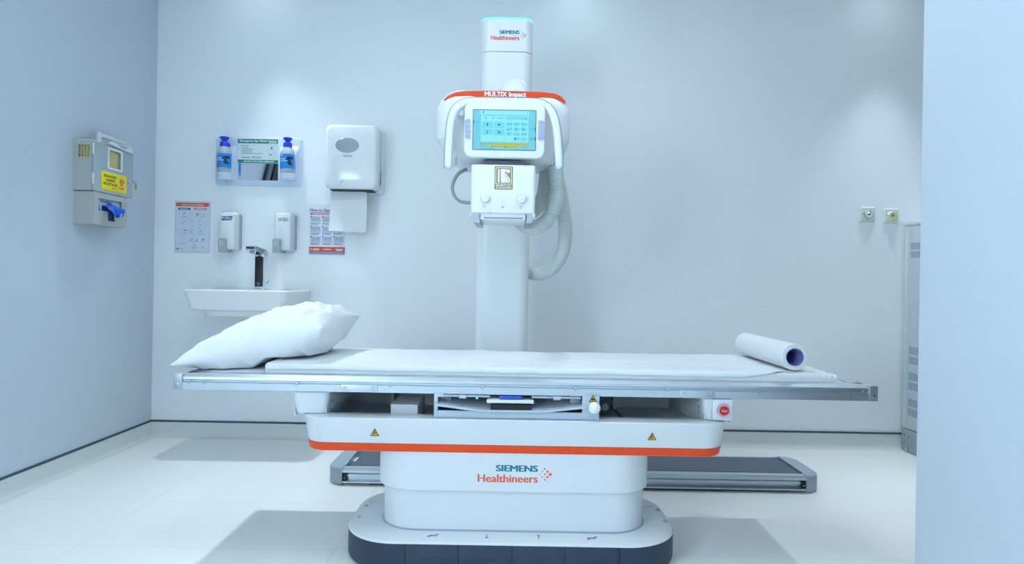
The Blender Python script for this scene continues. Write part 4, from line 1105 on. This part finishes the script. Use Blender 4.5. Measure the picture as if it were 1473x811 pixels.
mm.build('panel_outline', M['poster_line'], P1)
hands = [(200, 215), (388, 226), (470, 222), (196, 342), (312, 336), (430, 340), (205, 454), (302, 462), (432, 460), (176, 560), (175, 634), (302, 590), (380, 590), (468, 584), (346, 692), (458, 702)]
for i, (a, b) in enumerate(hands):
    mo = MB(); mk = MB()
    def q(dx, dy): return P(245 + (a + dx) / 9.89, 285 + (b + dy) / 9.89, Yp)
    k = i % 4
    if i in (10, 14):
        mo.line(fp, [q(-30, 26), q(-18, -8), q(-4, -14)], .0022, .0001, .0007); mo.line(fp, [q(30, 26), q(18, -8), q(4, -14)], .0022, .0001, .0007); mk.line(fp, [q(-16, 24), q(0, 2), q(16, 24)], .0008, .0001, .0007)
    elif i in (9, 15):
        mo.prism(fp, circ(*q(0, 2), .0028 if i == 9 else .0042, 12), .0001, .0007); mk.prism(fp, circ(*q(0, 0), .0014, 10), .0003, .0010)
    elif i == 4 or i == 5:
        mk.line(fp, [q(-16, 24), q(-16, -6), q(-6, -20), q(8, -20), q(16, -6), q(16, 24)], .0007, .0001, .0007); mk.line(fp, [q(-4, 4), q(-4, -14)], .0006, .0001, .0007)
    elif i == 2:
        mo.line(fp, [q(-26, 10), q(26, 10)], .0022, .0001, .0007); mk.line(fp, [q(-8, 4), q(-8, -26)], .0012, .0001, .0007)
    elif k == 0:
        mo.line(fp, [q(-30, 26), q(-8, 14), q(14, 6)], .0028, .0001, .0007); mk.line(fp, [q(-10, -20), q(4, -12), q(2, 6)], .0022, .0001, .0007)
    elif k == 1:
        mo.prism(fp, [q(-20, 12), q(-12, -10), q(0, 0), q(14, -10), q(20, 12), q(6, 16), q(-6, 16)], .0001, .0007); mk.line(fp, [q(0, -26), q(0, 10)], .0008, .0001, .0007)
    elif k == 2:
        mo.prism(fp, [q(-12, -12), q(30, -8), q(30, 10), q(-12, 12)], .0001, .0007); mk.line(fp, [q(-40, 0), q(-12, 0)], .0008, .0001, .0007)
    else:
        mo.line(fp, [q(-26, 26), q(-6, -2), q(10, -12)], .0028, .0001, .0007); mk.line(fp, [q(-4, -20), q(20, -24), q(18, 4)], .0009, .0001, .0007)
    if mo.v: mo.build('hand_drawing', M['poster_brown'], P1)
    if mk.v: mk.build('hand_outline', M['ink_grey'], P1)
mm = MB()
for a, b, c in ((150, 244, 262), (360, 412, 256), (432, 496, 262), (284, 344, 392), (398, 450, 388), (164, 236, 502), (280, 346, 506), (384, 470, 510), (280, 334, 616), (350, 404, 616), (430, 484, 616), (128, 198, 720), (320, 374, 656)):
    x0, x1, z0, z1 = LB_(a, c - 4, b, c + 4); mm.prism(fp, rr(x0, x1, z0, z1, .0003, 2), .0001, .0006)
mm.build('caption_lines', M['poster_line'], P1)
# right poster
P2 = thing('poster', 'white and orange hand washing poster partly behind the hanging paper towel', 'poster', (-1.116, YB, 1.096))
def HB(a, b, c, d): return PB(440 + a / 9.543, 285 + b / 9.543, 440 + c / 9.543, 285 + d / 9.543, Yp)
def HP(a, b): return P(440 + a / 9.543, 285 + b / 9.543, Yp)
MB().plate(FR(YB), *HB(44, 85, 534, 790), .001, 0, .0018).build('sheet', M['poster2'], P2)
fh = FR(YB - .0018)
MB().text(fh, 'How to Handwash?', *HB(62, 143, 480, 186), .0008, bold=.02).build('title_lettering', M['glove_navy'], P2)
MB().plate(fh, *HB(44, 668, 534, 738), .0005, -.0002, .0006).build('orange_footer', M['poster_orange'], P2)
MB().plate(fh, *HB(44, 738, 534, 772), .0005, -.0002, .0006).build('slate_footer', M['poster_foot'], P2)
mm = MB()
for r_, (y0, y1) in enumerate(((248, 332), (386, 474), (525, 610))):
    for a in (66, 222, 378): mm.plate(fh, *HB(a, y0, a + 138, y1), .0005, -.0002, .0004)
mm.build('drawing_panel', M['poster_panel'], P2)
mm = MB(); mk = MB()
for y0 in (250, 386, 523):
    for a in (64, 221, 377):
        mm.plate(fh, *HB(a, y0 - 4, a + 20, y0 + 14), .0003, .0002, .0008)
        for dx in (30, 80):
            c = a + dx
            mk.line(fh, [HP(c, y0 + 74), HP(c + 6, y0 + 40), HP(c + 24, y0 + 22), HP(c + 44, y0 + 30), HP(c + 38, y0 + 56)], .0009, .0002, .0007)
            mk.line(fh, [HP(c + 14, y0 + 48), HP(c + 34, y0 + 14)], .0014, .0002, .0007)
        mm.plate(fh, *HB(a, y0 + 96, a + 130, y0 + 103), .0003, -.0002, .0006); mm.plate(fh, *HB(a, y0 + 110, a + 110, y0 + 116), .0003, -.0002, .0006)
for b, e in ((196, 505), (205, 490), (218, 470), (224, 460)): mm.plate(fh, *HB(66, b, e, b + 4), .0003, -.0002, .0006)
mm.plate(fh, *HB(64, 210, 84, 228), .0003, -.0002, .0007)
for c in ((100, 402), (265, 418), (172, 576), (270, 565)):
    x, z = HP(*c); mm.ring(fh, x, z, .0022, .0030, -.0002, .0009, 12)
mm.build('red_print', M['poster_red'], P2); mk.build('hand_drawing', M['ink_grey'], P2)
mm = MB()
for a, b, y in ((98, 182, 690), (98, 182, 707), (240, 342, 698), (410, 512, 700), (420, 500, 716)): mm.plate(fh, *HB(a, y, b, y + 9), .0004, .0003, .0010)
x, z = HP(72, 700); mm.ring(fh, x, z, .0045, .0058, .0003, .0010, 18); mm.line(fh, [(x, z - .006), (x, z + .006)], .0009, .0003, .001)
mm.build('footer_lettering', M['print_white'], P2)

# ------------------------------------------------------------------ paper towel dispenser
TD = thing('paper_towel_dispenser', 'white glossy paper towel dispenser with oval grey window on back wall', 'dispenser', (-.93, YB, 1.457))
dx0, dx1, dz0, dz1 = -1.078, -.783, 1.457, 1.828
def dg(i, b=0, t=0, k=0): return rr(dx0 + i, dx1 - i, dz0 + i + b, dz1 - i - t, .022, 7)
MB().loft(FR(0), [(dg(.004), -YB), (dg(.0), -YB + .004), (dg(.0), -YB + .09), (dg(.003, .01), -YB + .094)]).build('back_housing', M['white_gloss'], TD)
def dgs(i, b, t, r=.03):
    return rr(dx0 + i, dx1 - i, dz0 + b, dz1 - t, r, 8)
DC = MB().loft(FR(0), [(dgs(.003, .008, .001), -YB + .096), (dgs(0, .006, 0), -YB + .100), (dgs(.0, .006, .0), -YB + .186), (dgs(.002, .006, .003), -YB + .203), (dgs(.008, .010, .010), -YB + .2155), (dgs(.02, .024, .024), -YB + .2222), (dgs(.07, .09, .10, .05), -YB + .2262)]).build('front_cover', M['white_gloss'], TD, ang=50)
Yd = YB - .2245
x0, x1, z0, z1 = PB(483, 198.5, 516, 219.5, Yd)
MB().lathe(FR(YB - .2205), (x0 + x1) / 2, (z0 + z1) / 2, [((x1 - x0) / 2 + .002, -.004), ((x1 - x0) / 2 + .002, .006), ((x1 - x0) / 2, .007)], 40, (z1 - z0) / (x1 - x0)).build('level_window', M['smoke'], TD)
x, z = P(505, 224.5, Yd - .003)
MB().text(FR(YB - .2262), 'Kimberly-Clark', *PB(494, 222.8, 507, 226.4, Yd), .0012, bold=.01).build('logo_lettering', M['ink_grey'], TD)
x, z = P(490, 262, Yd); mm = MB()
mm.line(FR(YB - .224), [(x - .004, z - .016), (x - .001, z - .004), (x + .006, z + .006), (x + .02, z + .012)], .0012, -.002, .0014); mm.line(FR(YB - .224), [(x + .0, z + .002), (x + .016, z + .004)], .0009, -.002, .0014)
mm.build('tear_mark', M['ink_grey'], TD)
ar = [(YB - .12 + .012 * math.sin(q * PI / 8), P(545, 258, 3.7)[1] - .04 + .08 * q / 8) for q in range(9)]
MB().line(LW(dx1 - .001), ar, .004, -.001, .002).build('side_latch', M['gap'], TD)
MB().box(dx0 + .03, dx1 - .03, YB - .20, YB - .10, dz0 + .0, dz0 + .008).build('feed_slot', M['gap'], TD)
tw0, tw1 = P(474.5, 300, 3.62)[0], P(527, 300, 3.62)[0]; tz1, tz0 = dz0 + .006, P(500, 334, 3.62)[1]
def towel(u, v):
    x = tw0 + (tw1 - tw0) * u; z = tz1 + (tz0 - tz1) * v
    y = 3.625 + .012 * math.sin(v * 2.2) - .018 * v * v - .02 * max(0, (.25 - u)) * v ** 2 * 2
    if v > .999: z += .006 * abs(((u * 13) % 1) - .5) * 2 - .003 + .003 * math.cos(u * 3)
    x += .010 * (v ** 2) * (-.4 if u < .3 else -.1)
    return (x, y, z)
tw = MB().grid(towel, 52, 24).build('paper_towel', M['paper'], ang=60)
s2 = tw.modifiers.new('thickness', 'SOLIDIFY'); s2.thickness = .0008
tag(tw, 'white paper towel sheet with serrated edge hanging from the wall dispenser', 'paper towel')

# ------------------------------------------------------------------ sharps cabinet and glove holder on the left wall
sy0, sy1, sX = 3.065, 3.375, -2.045          # near side, far side, front face
sz0, sz1 = 1.368, 1.612
SC = thing('sharps_cabinet', 'grey wall-mounted sharps cabinet with yellow biohazard sign on left wall', 'cabinet', (XL, 3.22, sz0))
mm = MB()
def sbox(mm, x0, x1, y0, y1, z0, z1): return mm.box(x0, x1, y0, y1, z0, z1, .0)
t_ = .003
# shell: back, bottom, far side, near side with grille opening
sbox(mm, XL, XL + t_, sy0 + t_, sy1 - t_, sz0 + t_, sz1); sbox(mm, XL, sX - .012, sy0 + t_, sy1 - t_, sz0, sz0 + t_); sbox(mm, XL, sX - .012, sy1 - t_, sy1, sz0, sz1)
gx0, gx1, gz0, gz1 = XL + .026, XL + .082, 1.530, 1.588
sbox(mm, XL, gx0, sy0, sy0 + t_, sz0, sz1); sbox(mm, gx1, sX - .012, sy0, sy0 + t_, sz0, sz1); sbox(mm, gx0, gx1, sy0, sy0 + t_, sz0, gz0); sbox(mm, gx0, gx1, sy0, sy0 + t_, gz1, sz1)
for k in (1, 2, 3):
    xx = gx0 + (gx1 - gx0) * k / 4; sbox(mm, xx - .0016, xx + .0016, sy0 + .0006, sy0 + t_ - .0003, gz0, gz1)
    zz_ = gz0 + (gz1 - gz0) * k / 4; sbox(mm, gx0, gx1, sy0 + .0002, sy0 + t_ - .0006, zz_ - .0016, zz_ + .0016)
mm.build('cabinet_shell', M['sharps_steel'], SC)
# door with window opening
def door_poly(): pass
wy0, wy1, wz0, wz1 = 3.172, 3.275, 1.497, 1.590
DR = MB()
fl_ = LW(sX - .010)
o_ = rr(sy0 + .001, sy1 + .003, sz0 - .002, sz1 - .004, .010, 6); i_ = rr(wy0, wy1, wz0, wz1, .006, 6)
DR.loft(fl_, [(i_, 0), (o_, 0), (o_, .008), (rr(sy0 + .003, sy1 + .001, sz0, sz1 - .006, .008, 6), .010), (i_, .010), (i_, 0)], False, False)
DR = DR.build('door', M['sharps_door'], SC)
MB().frame(LW(sX), wy0 - .007, wy1 + .007, wz0 - .007, wz1 + .007, .008, .009, -.002, .0025).build('window_frame', M['satin'], DR)
MB().prism(LW(sX - .008), rr(wy0 - .002, wy1 + .002, wz0 - .002, wz1 + .002, .004), 0, .002).build('window_pane', M['window'], DR)
for za in (1.545, 1.40):
    MB().tube([(sX - .004, sy0 - .003, za), (sX - .004, sy0 - .003, za + .052)], .004, 10).build('hinge', M['satin'], DR)
SGN = MB().plate(LW(sX), 3.118, 3.322, 1.382, 1.474, .006, -.001, .0018, .0005).build('biohazard_sign', M['yellow'], DR)
fb = LW(sX + .0018)
mm = MB().text(fb, 'BIOHAZARD', 3.136, 3.236, 1.446, 1.460, .0006, bold=.008).text(fb, 'SHARPS', 3.152, 3.222, 1.426, 1.440, .0006, bold=.008).text(fb, 'RECEPTACLE', 3.133, 3.242, 1.407, 1.421, .0006, bold=.008)
mm.build('sign_lettering', M['ink'], SGN if False else DR)
mm = MB(); cy_, cz_ = 3.277, 1.437
for k in range(3):
    a = math.radians(90 + 120 * k); px_, pz_ = cy_ + .0125 * math.cos(a), cz_ + .0125 * math.sin(a)
    # open horns
    arc = [(px_ + .0115 * math.cos(a + math.radians(q)), pz_ + .0115 * math.sin(a + math.radians(q))) for q in range(40, 325, 15)]
    mm.line(fb, arc, .0036, -.0003, .0006 + .0002 * k)
mm.ring(fb, cy_, cz_, .0105, .0128, -.0003, .0014, 30)
mm.plate(fb, cy_ - .02, cy_ + .02, 1.402, 1.409, .001, -.0003, .0006)
mm.prism(fb, circ(3.207, 1.396, .004, 14), -.0003, .0006)
mm.build('biohazard_symbol', M['magenta'], DR)
mm = MB().plate(fb, 3.214, 3.236, 1.394, 1.397, .0005, -.0003, .0006).build('sign_footnote', M['ink_grey'], DR)
MB().lathe(LW(sX), 3.334, 1.452, [(.008, 0), (.008, .010), (.006, .012)], 16).build('lock', M['chrome'], DR)
mm = MB(); kx = sX + .013; mm.tube([(sX + .012, 3.334, 1.452), (sX + .034, 3.336, 1.452)], .0022, 8)
mm.tube([(sX + .034 + .010 * math.cos(q), 3.337, 1.448 + .006 * math.sin(q)) for q in [k * 2 * PI / 16 for k in range(17)]], .0012, 6)
mm.prism(FR(3.340), rr(sX + .034, sX + .044, 1.408, 1.442, .003), 0, .003)
mm.build('key', M['screw'], DR)
# container inside with lid and handle
SB_ = thing('sharps_container', 'yellow sharps container with white lid and handle inside the grey cabinet', 'container', (XL + .05, 3.22, sz0 + .0035))
g = lambda i: rr(XL + .010 + i, sX - .018 - i, sy0 + .012 + i, sy1 - .02 - i, .012, 5)
MB().loft(TP(0), [(g(.006), sz0 + .0035), (g(0), sz0 + .008), (g(0), sz1 - .012)]).build('bin_body', M['yellow_bin'], SB_)
MB().loft(TP(0), [(g(.002), sz1 - .012), (g(-.002), sz1 - .010), (g(-.002), sz1 + .002), (g(.004), sz1 + .006)]).build('bin_lid', M['satin'], SB_)
mm = MB(); hl = [(XL + .02, sz1 + .004), (XL + .022, sz1 + .025), (XL + .04, sz1 + .046), (XL + .062, sz1 + .052), (XL + .068, sz1 + .052), (XL + .068, sz1 + .004)]
mm.loft(FR(3.14), [(hl, 0), (hl, .006)]); mm.build('lid_flap', M['sharps_steel'], SB_)
mm = MB().box(XL + .066, XL + .084, 3.134, 3.152, sz1 + .004, sz1 + .054, .003).box(XL + .062, XL + .084, 3.150, 3.34, sz1 + .030, sz1 + .052, .006).box(XL + .062, XL + .086, 3.33, 3.350, sz1 + .004, sz1 + .054, .003)
mm.build('lid_handle', M['white'], SB_)
mm = MB(); sh = [(3.155, sz1 + .004), (3.18, sz1 + .018), (3.22, sz1 + .018), (3.35, sz1 + .018), (3.358, sz1 + .012), (3.358, sz1 - .008), (3.345, sz1 - .010), (3.21, sz1 - .003)]
mm.prism(LW(sX + .003), sh, 0, .006); mm.box(sX - .03, sX + .0028, 3.20, 3.34, sz1 + .002, sz1 + .010)
mm.build('lid_tab', M['white'], SB_)
mm = MB().plate(LW(sX + .009), 3.232, 3.308, sz1 + .008, sz1 + .012, .001, -.0003, .0005).plate(LW(sX + .009), 3.25, 3.30, sz1 + .001, sz1 + .004, .001, -.0003, .0005)
mm.build('tab_print', M['ink_grey'], SB_)
# glove holder
hz0, hz1 = 1.205, sz0 - .004
GX = sX - .004
GH = thing('glove_box_holder', 'grey glove box holder mounted below the sharps cabinet on left wall', 'holder', (XL, 3.2, hz0))
gy0, gy1 = 3.072, 3.335
oy0, oy1, oz0, oz1 = 3.108, 3.295, 1.276, 1.336
mm = MB()
mm.box(XL, XL + t_, gy0 + t_, gy1 - t_, hz0 + t_, hz1 - t_); mm.box(XL, GX - .006, gy0, gy0 + t_, hz0, hz1, 0); mm.box(XL, GX - .006, gy1 - t_, gy1, hz0, hz1); mm.box(XL, GX - .006, gy0 + t_, gy1 - t_, hz0, hz0 + t_); mm.box(XL, GX - .006, gy0 + t_, gy1 - t_, hz1 - t_, hz1)
mm.build('holder_shell', M['sharps_steel'], GH)
# T-shaped opening in the front
T_in = [(oy0 + .004, oz0), (3.182, oz0), (3.182, 1.236), (3.188, 1.230), (3.232, 1.230), (3.238, 1.236), (3.238, oz0), (oy1 - .004, oz0), (oy1, oz0 + .004), (oy1, oz1 - .004), (oy1 - .004, oz1), (oy0 + .004, oz1), (oy0, oz1 - .004), (oy0, oz0 + .004)]
mm = MB()
fg = LW(GX - .006)
cols = [(gy0, oy0, hz0, hz1), (oy1, gy1, hz0, hz1), (oy0, oy1, oz1, hz1), (oy0, 3.182, hz0, oz0), (3.238, oy1, hz0, oz0), (3.182, 3.238, hz0, 1.230)]
for a, b, c, d in cols: mm.prism(fg, [(a, c), (b, c), (b, d), (a, d)], 0, .006)
mm.build('holder_front', M['sharps_steel'], GH)
GBX = thing('glove_box', 'pale blue glove box inside the grey holder on left wall', 'box', (XL + .05, 3.2, hz0 + .0035))
mm = MB().box(XL + .006, GX - .012, gy0 + .006, gy1 - .006, hz0 + .0035, hz1 - .006, .001).build('carton', M['glove_box'], GBX)
MB().text(LW(GX - .0115), 'Perfect', 3.145, 3.225, 1.318, 1.332, .0004, bold=.01).build('carton_lettering', M['glove_navy'], GBX)
MB().plate(LW(GX - .012), 3.150, 3.245, 1.215, 1.305, .006, 0, .0012).build('carton_panel', M['glove_navy'], GBX)
mm = MB()
mm.prism(LW(GX - .012), [(oy0 - .01, 1.268), (oy0 + .04, 1.268), (oy0 + .012, 1.318), (oy0 - .01, 1.325)], 0, .0012); mm.build('carton_stripe', M['label_blue'], GBX)
def glove(u, v):
    w_ = .034 + .020 * math.sin(PI * min(1, v * 1.1)); q = (u - .5) * 2
    y = 3.198 + q * w_ + .010 * v + .006 * nz(q * 2, v * 2, 1.5, 61)
    x = GX - .014 + .052 * math.sin(v * 1.9) + .012 * math.sin(q * 7 + v * 2.5) * v + .006 * nz(q * 3, v * 3, 1.5, 63)
    z = 1.314 - .016 * v - .034 * v * v + .010 * math.sin(q * 5 + 1.2 + v * 3) * (.3 + v) - .010 * q * q + .006 * nz(q * 4, v * 3, 1.5, 65) - (.010 * v if .2 < u < .45 else 0)
    return (x, y, z)
gl = MB().grid(glove, 40, 26).build('nitrile_glove', M['glove'], ang=70)
so = gl.modifiers.new('thickness', 'SOLIDIFY'); so.thickness = .0035
tag(gl, 'crumpled blue nitrile glove sticking out of the glove box on left wall', 'glove')

# ------------------------------------------------------------------ wall terminals
def terminal(px, py, label, kind):
    x, z = P(px, py, YB - .015); h = .0435
    t = thing('wall_socket', label, 'socket', (x, YB, z - h), 'grounding sockets on the back wall')
    MB().loft(FR(0), [(rr(x - h, x + h, z - h, z + h, .004, 4), -YB), (rr(x - h, x + h, z - h, z + h, .004, 4), -YB + .006), (rr(x - h + .006, x + h - .006, z - h + .006, z + h - .006, .004, 4), -YB + .011)]).build('face_plate', M['socket'], t)
    MB().frame(FR(YB - .011), x - .034, x + .034, z - .034, z + .034, .003, .0012, -.001, .0006).build('plate_groove', M['poster_line'], t)
    f_ = FR(YB - .011)
    MB().lathe(f_, x + .002, z, [(.024, -.001), (.024, .006), (.021, .012), (.019, .012), (.016, .006)], 32).build('terminal_collar', M['white_gloss'], t)
    MB().lathe(f_, x + .002, z, [(.012, .0), (.012, .010), (.009, .013), (.004, .013), (.003, .008)], 24).build('terminal_pin', M['chrome'], t)
    MB().lathe(f_, x + .002, z, [(.0045, .009), (.0045, .0138)], 12).build('pin_hole', M['ink'], t)
    MB().lathe(f_, x - .027, z + .001, [(.0028, -.001), (.0028, .001)], 10).lathe(f_, x + .030, z + .001, [(.0028, -.001), (.0028, .001)], 10).build('plate_screw', M['ink_grey'], t)
    if kind == 'yellow':
        mm = MB(); mm.line(f_, [(x + .004 + .0205 * math.cos(a), z + .0205 * math.sin(a)) for a in [math.radians(q) for q in range(-185, 100, 12)]], .006, .009, .0132); mm.build('terminal_ring', M['socket_yellow'], t)
    else:
        mm = MB(); mm.ring(f_, x + .002, z, .0235, .025, -.001, .0065, 32); mm.build('terminal_ring', M['ink_grey'], t)
terminal(1249, 308, 'ivory wall socket with white round terminal on the back wall', 'grey')
terminal(1283, 310, 'ivory wall socket with yellow-ringed terminal beside the grey cabinet', 'yellow')

# ------------------------------------------------------------------ electrical cabinet
CB = thing('electrical_cabinet', 'pale grey electrical cabinet with slotted vents in the back right corner', 'cabinet', (2.52, 3.48, 0))
kx0, kx1, ky0, ky1, kz = 2.315, 2.72, 3.17, 3.755, 1.325
MB().box(kx0, kx1, ky0, ky1, .137, kz, .003).build('cabinet_body', M['cabinet_side'], CB)
MB().box(kx0 - .004, kx1 + .002, ky0 - .004, ky1 + .002, kz, kz + .022, .003).build('cabinet_top', M['cabinet_side'], CB)
KD = MB().plate(RW(kx0), ky0 + .03, ky1 - .038, .143, kz - .012, .003, -.001, .006, .0015).build('cabinet_door', M['cabinet'], CB)
for y0_, y1_ in ((349, 371), (499, 524), (536, 561), (574, 599)):
    Yv = 3.66; uu = 573
    zt = EYE - (y0_ - CY - uu * ROLL) * Yv / FPX; zb = EYE - (y1_ - CY - uu * ROLL) * Yv / FPX
    mm = MB(); hh = (zt - zb) * .44
    for k in range(22):
        y = 3.686 - .0125 * k
        if y < ky0 + .06: break
        for a, b in ((zt - hh, zt), (zb, zb + hh)): mm.plate(RW(kx0 - .006), y - .0026, y + .0026, a, b, .0018, -.001, .0006)
    mm.build('vent_slots', M['slot'], KD)
PLN = MB().box(kx0 - .002, kx1, ky0 - .002, ky1, 0, .134, .002).build('plinth', M['plinth'], CB)
MB().plate(RW(kx0 - .002), ky0 + .02, 3.70, .012, .105, .002, -.001, .003, .001).build('plinth_panel', M['plinth'], PLN)
for z in (.020, .094):
    MB().lathe(RW(kx0 - .005), 3.692, z, [(.010, 0), (.010, .006), (.007, .009)], 16).build('panel_bolt', M['screw'], PLN)
for z in (.05, .095):
    MB().lathe(RW(kx0 - .002), 3.728, z, [(.004, 0), (.004, .0008)], 10).build('plinth_hole', M['gap'], PLN)

# ------------------------------------------------------------------ dark apron on the left wall (seen in the eye wash mirror)
LA = thing('hanging_apron', 'black hanging apron on left wall, seen only in the eye wash mirror', 'apron', (XL, 1.8, 1.1))
sh = [(1.20, 1.1), (2.22, 1.1), (2.20, 1.35), (2.13, 1.62), (2.06, 1.78), (1.985, 1.92), (1.93, 2.05), (1.90, 2.15), (1.20, 2.15)]
MB().prism(LW(XL + .012), sh, 0, .03).build('apron_panel', M['apron'], LA)
mm = MB(); tr = [(2.235, 1.1), (2.215, 1.36), (2.145, 1.63), (2.075, 1.79), (2.0, 1.93), (1.945, 2.05)]
tr2 = [(a + .07, b + .02) for a, b in tr][::-1]; tr2[-1] = (tr2[-1][0], 1.1)
mm.prism(LW(XL + .006), tr + tr2, 0, .03); mm.build('apron_binding', M['apron_trim'], LA)
MB().tube([(XL, 1.82, 2.165), (XL + .05, 1.82, 2.165), (XL + .06, 1.82, 2.18)], .008, 10).box(XL + .01, XL + .045, 1.76, 1.88, 2.135, 2.165, .004).build('wall_hook', M['chrome'], LA)
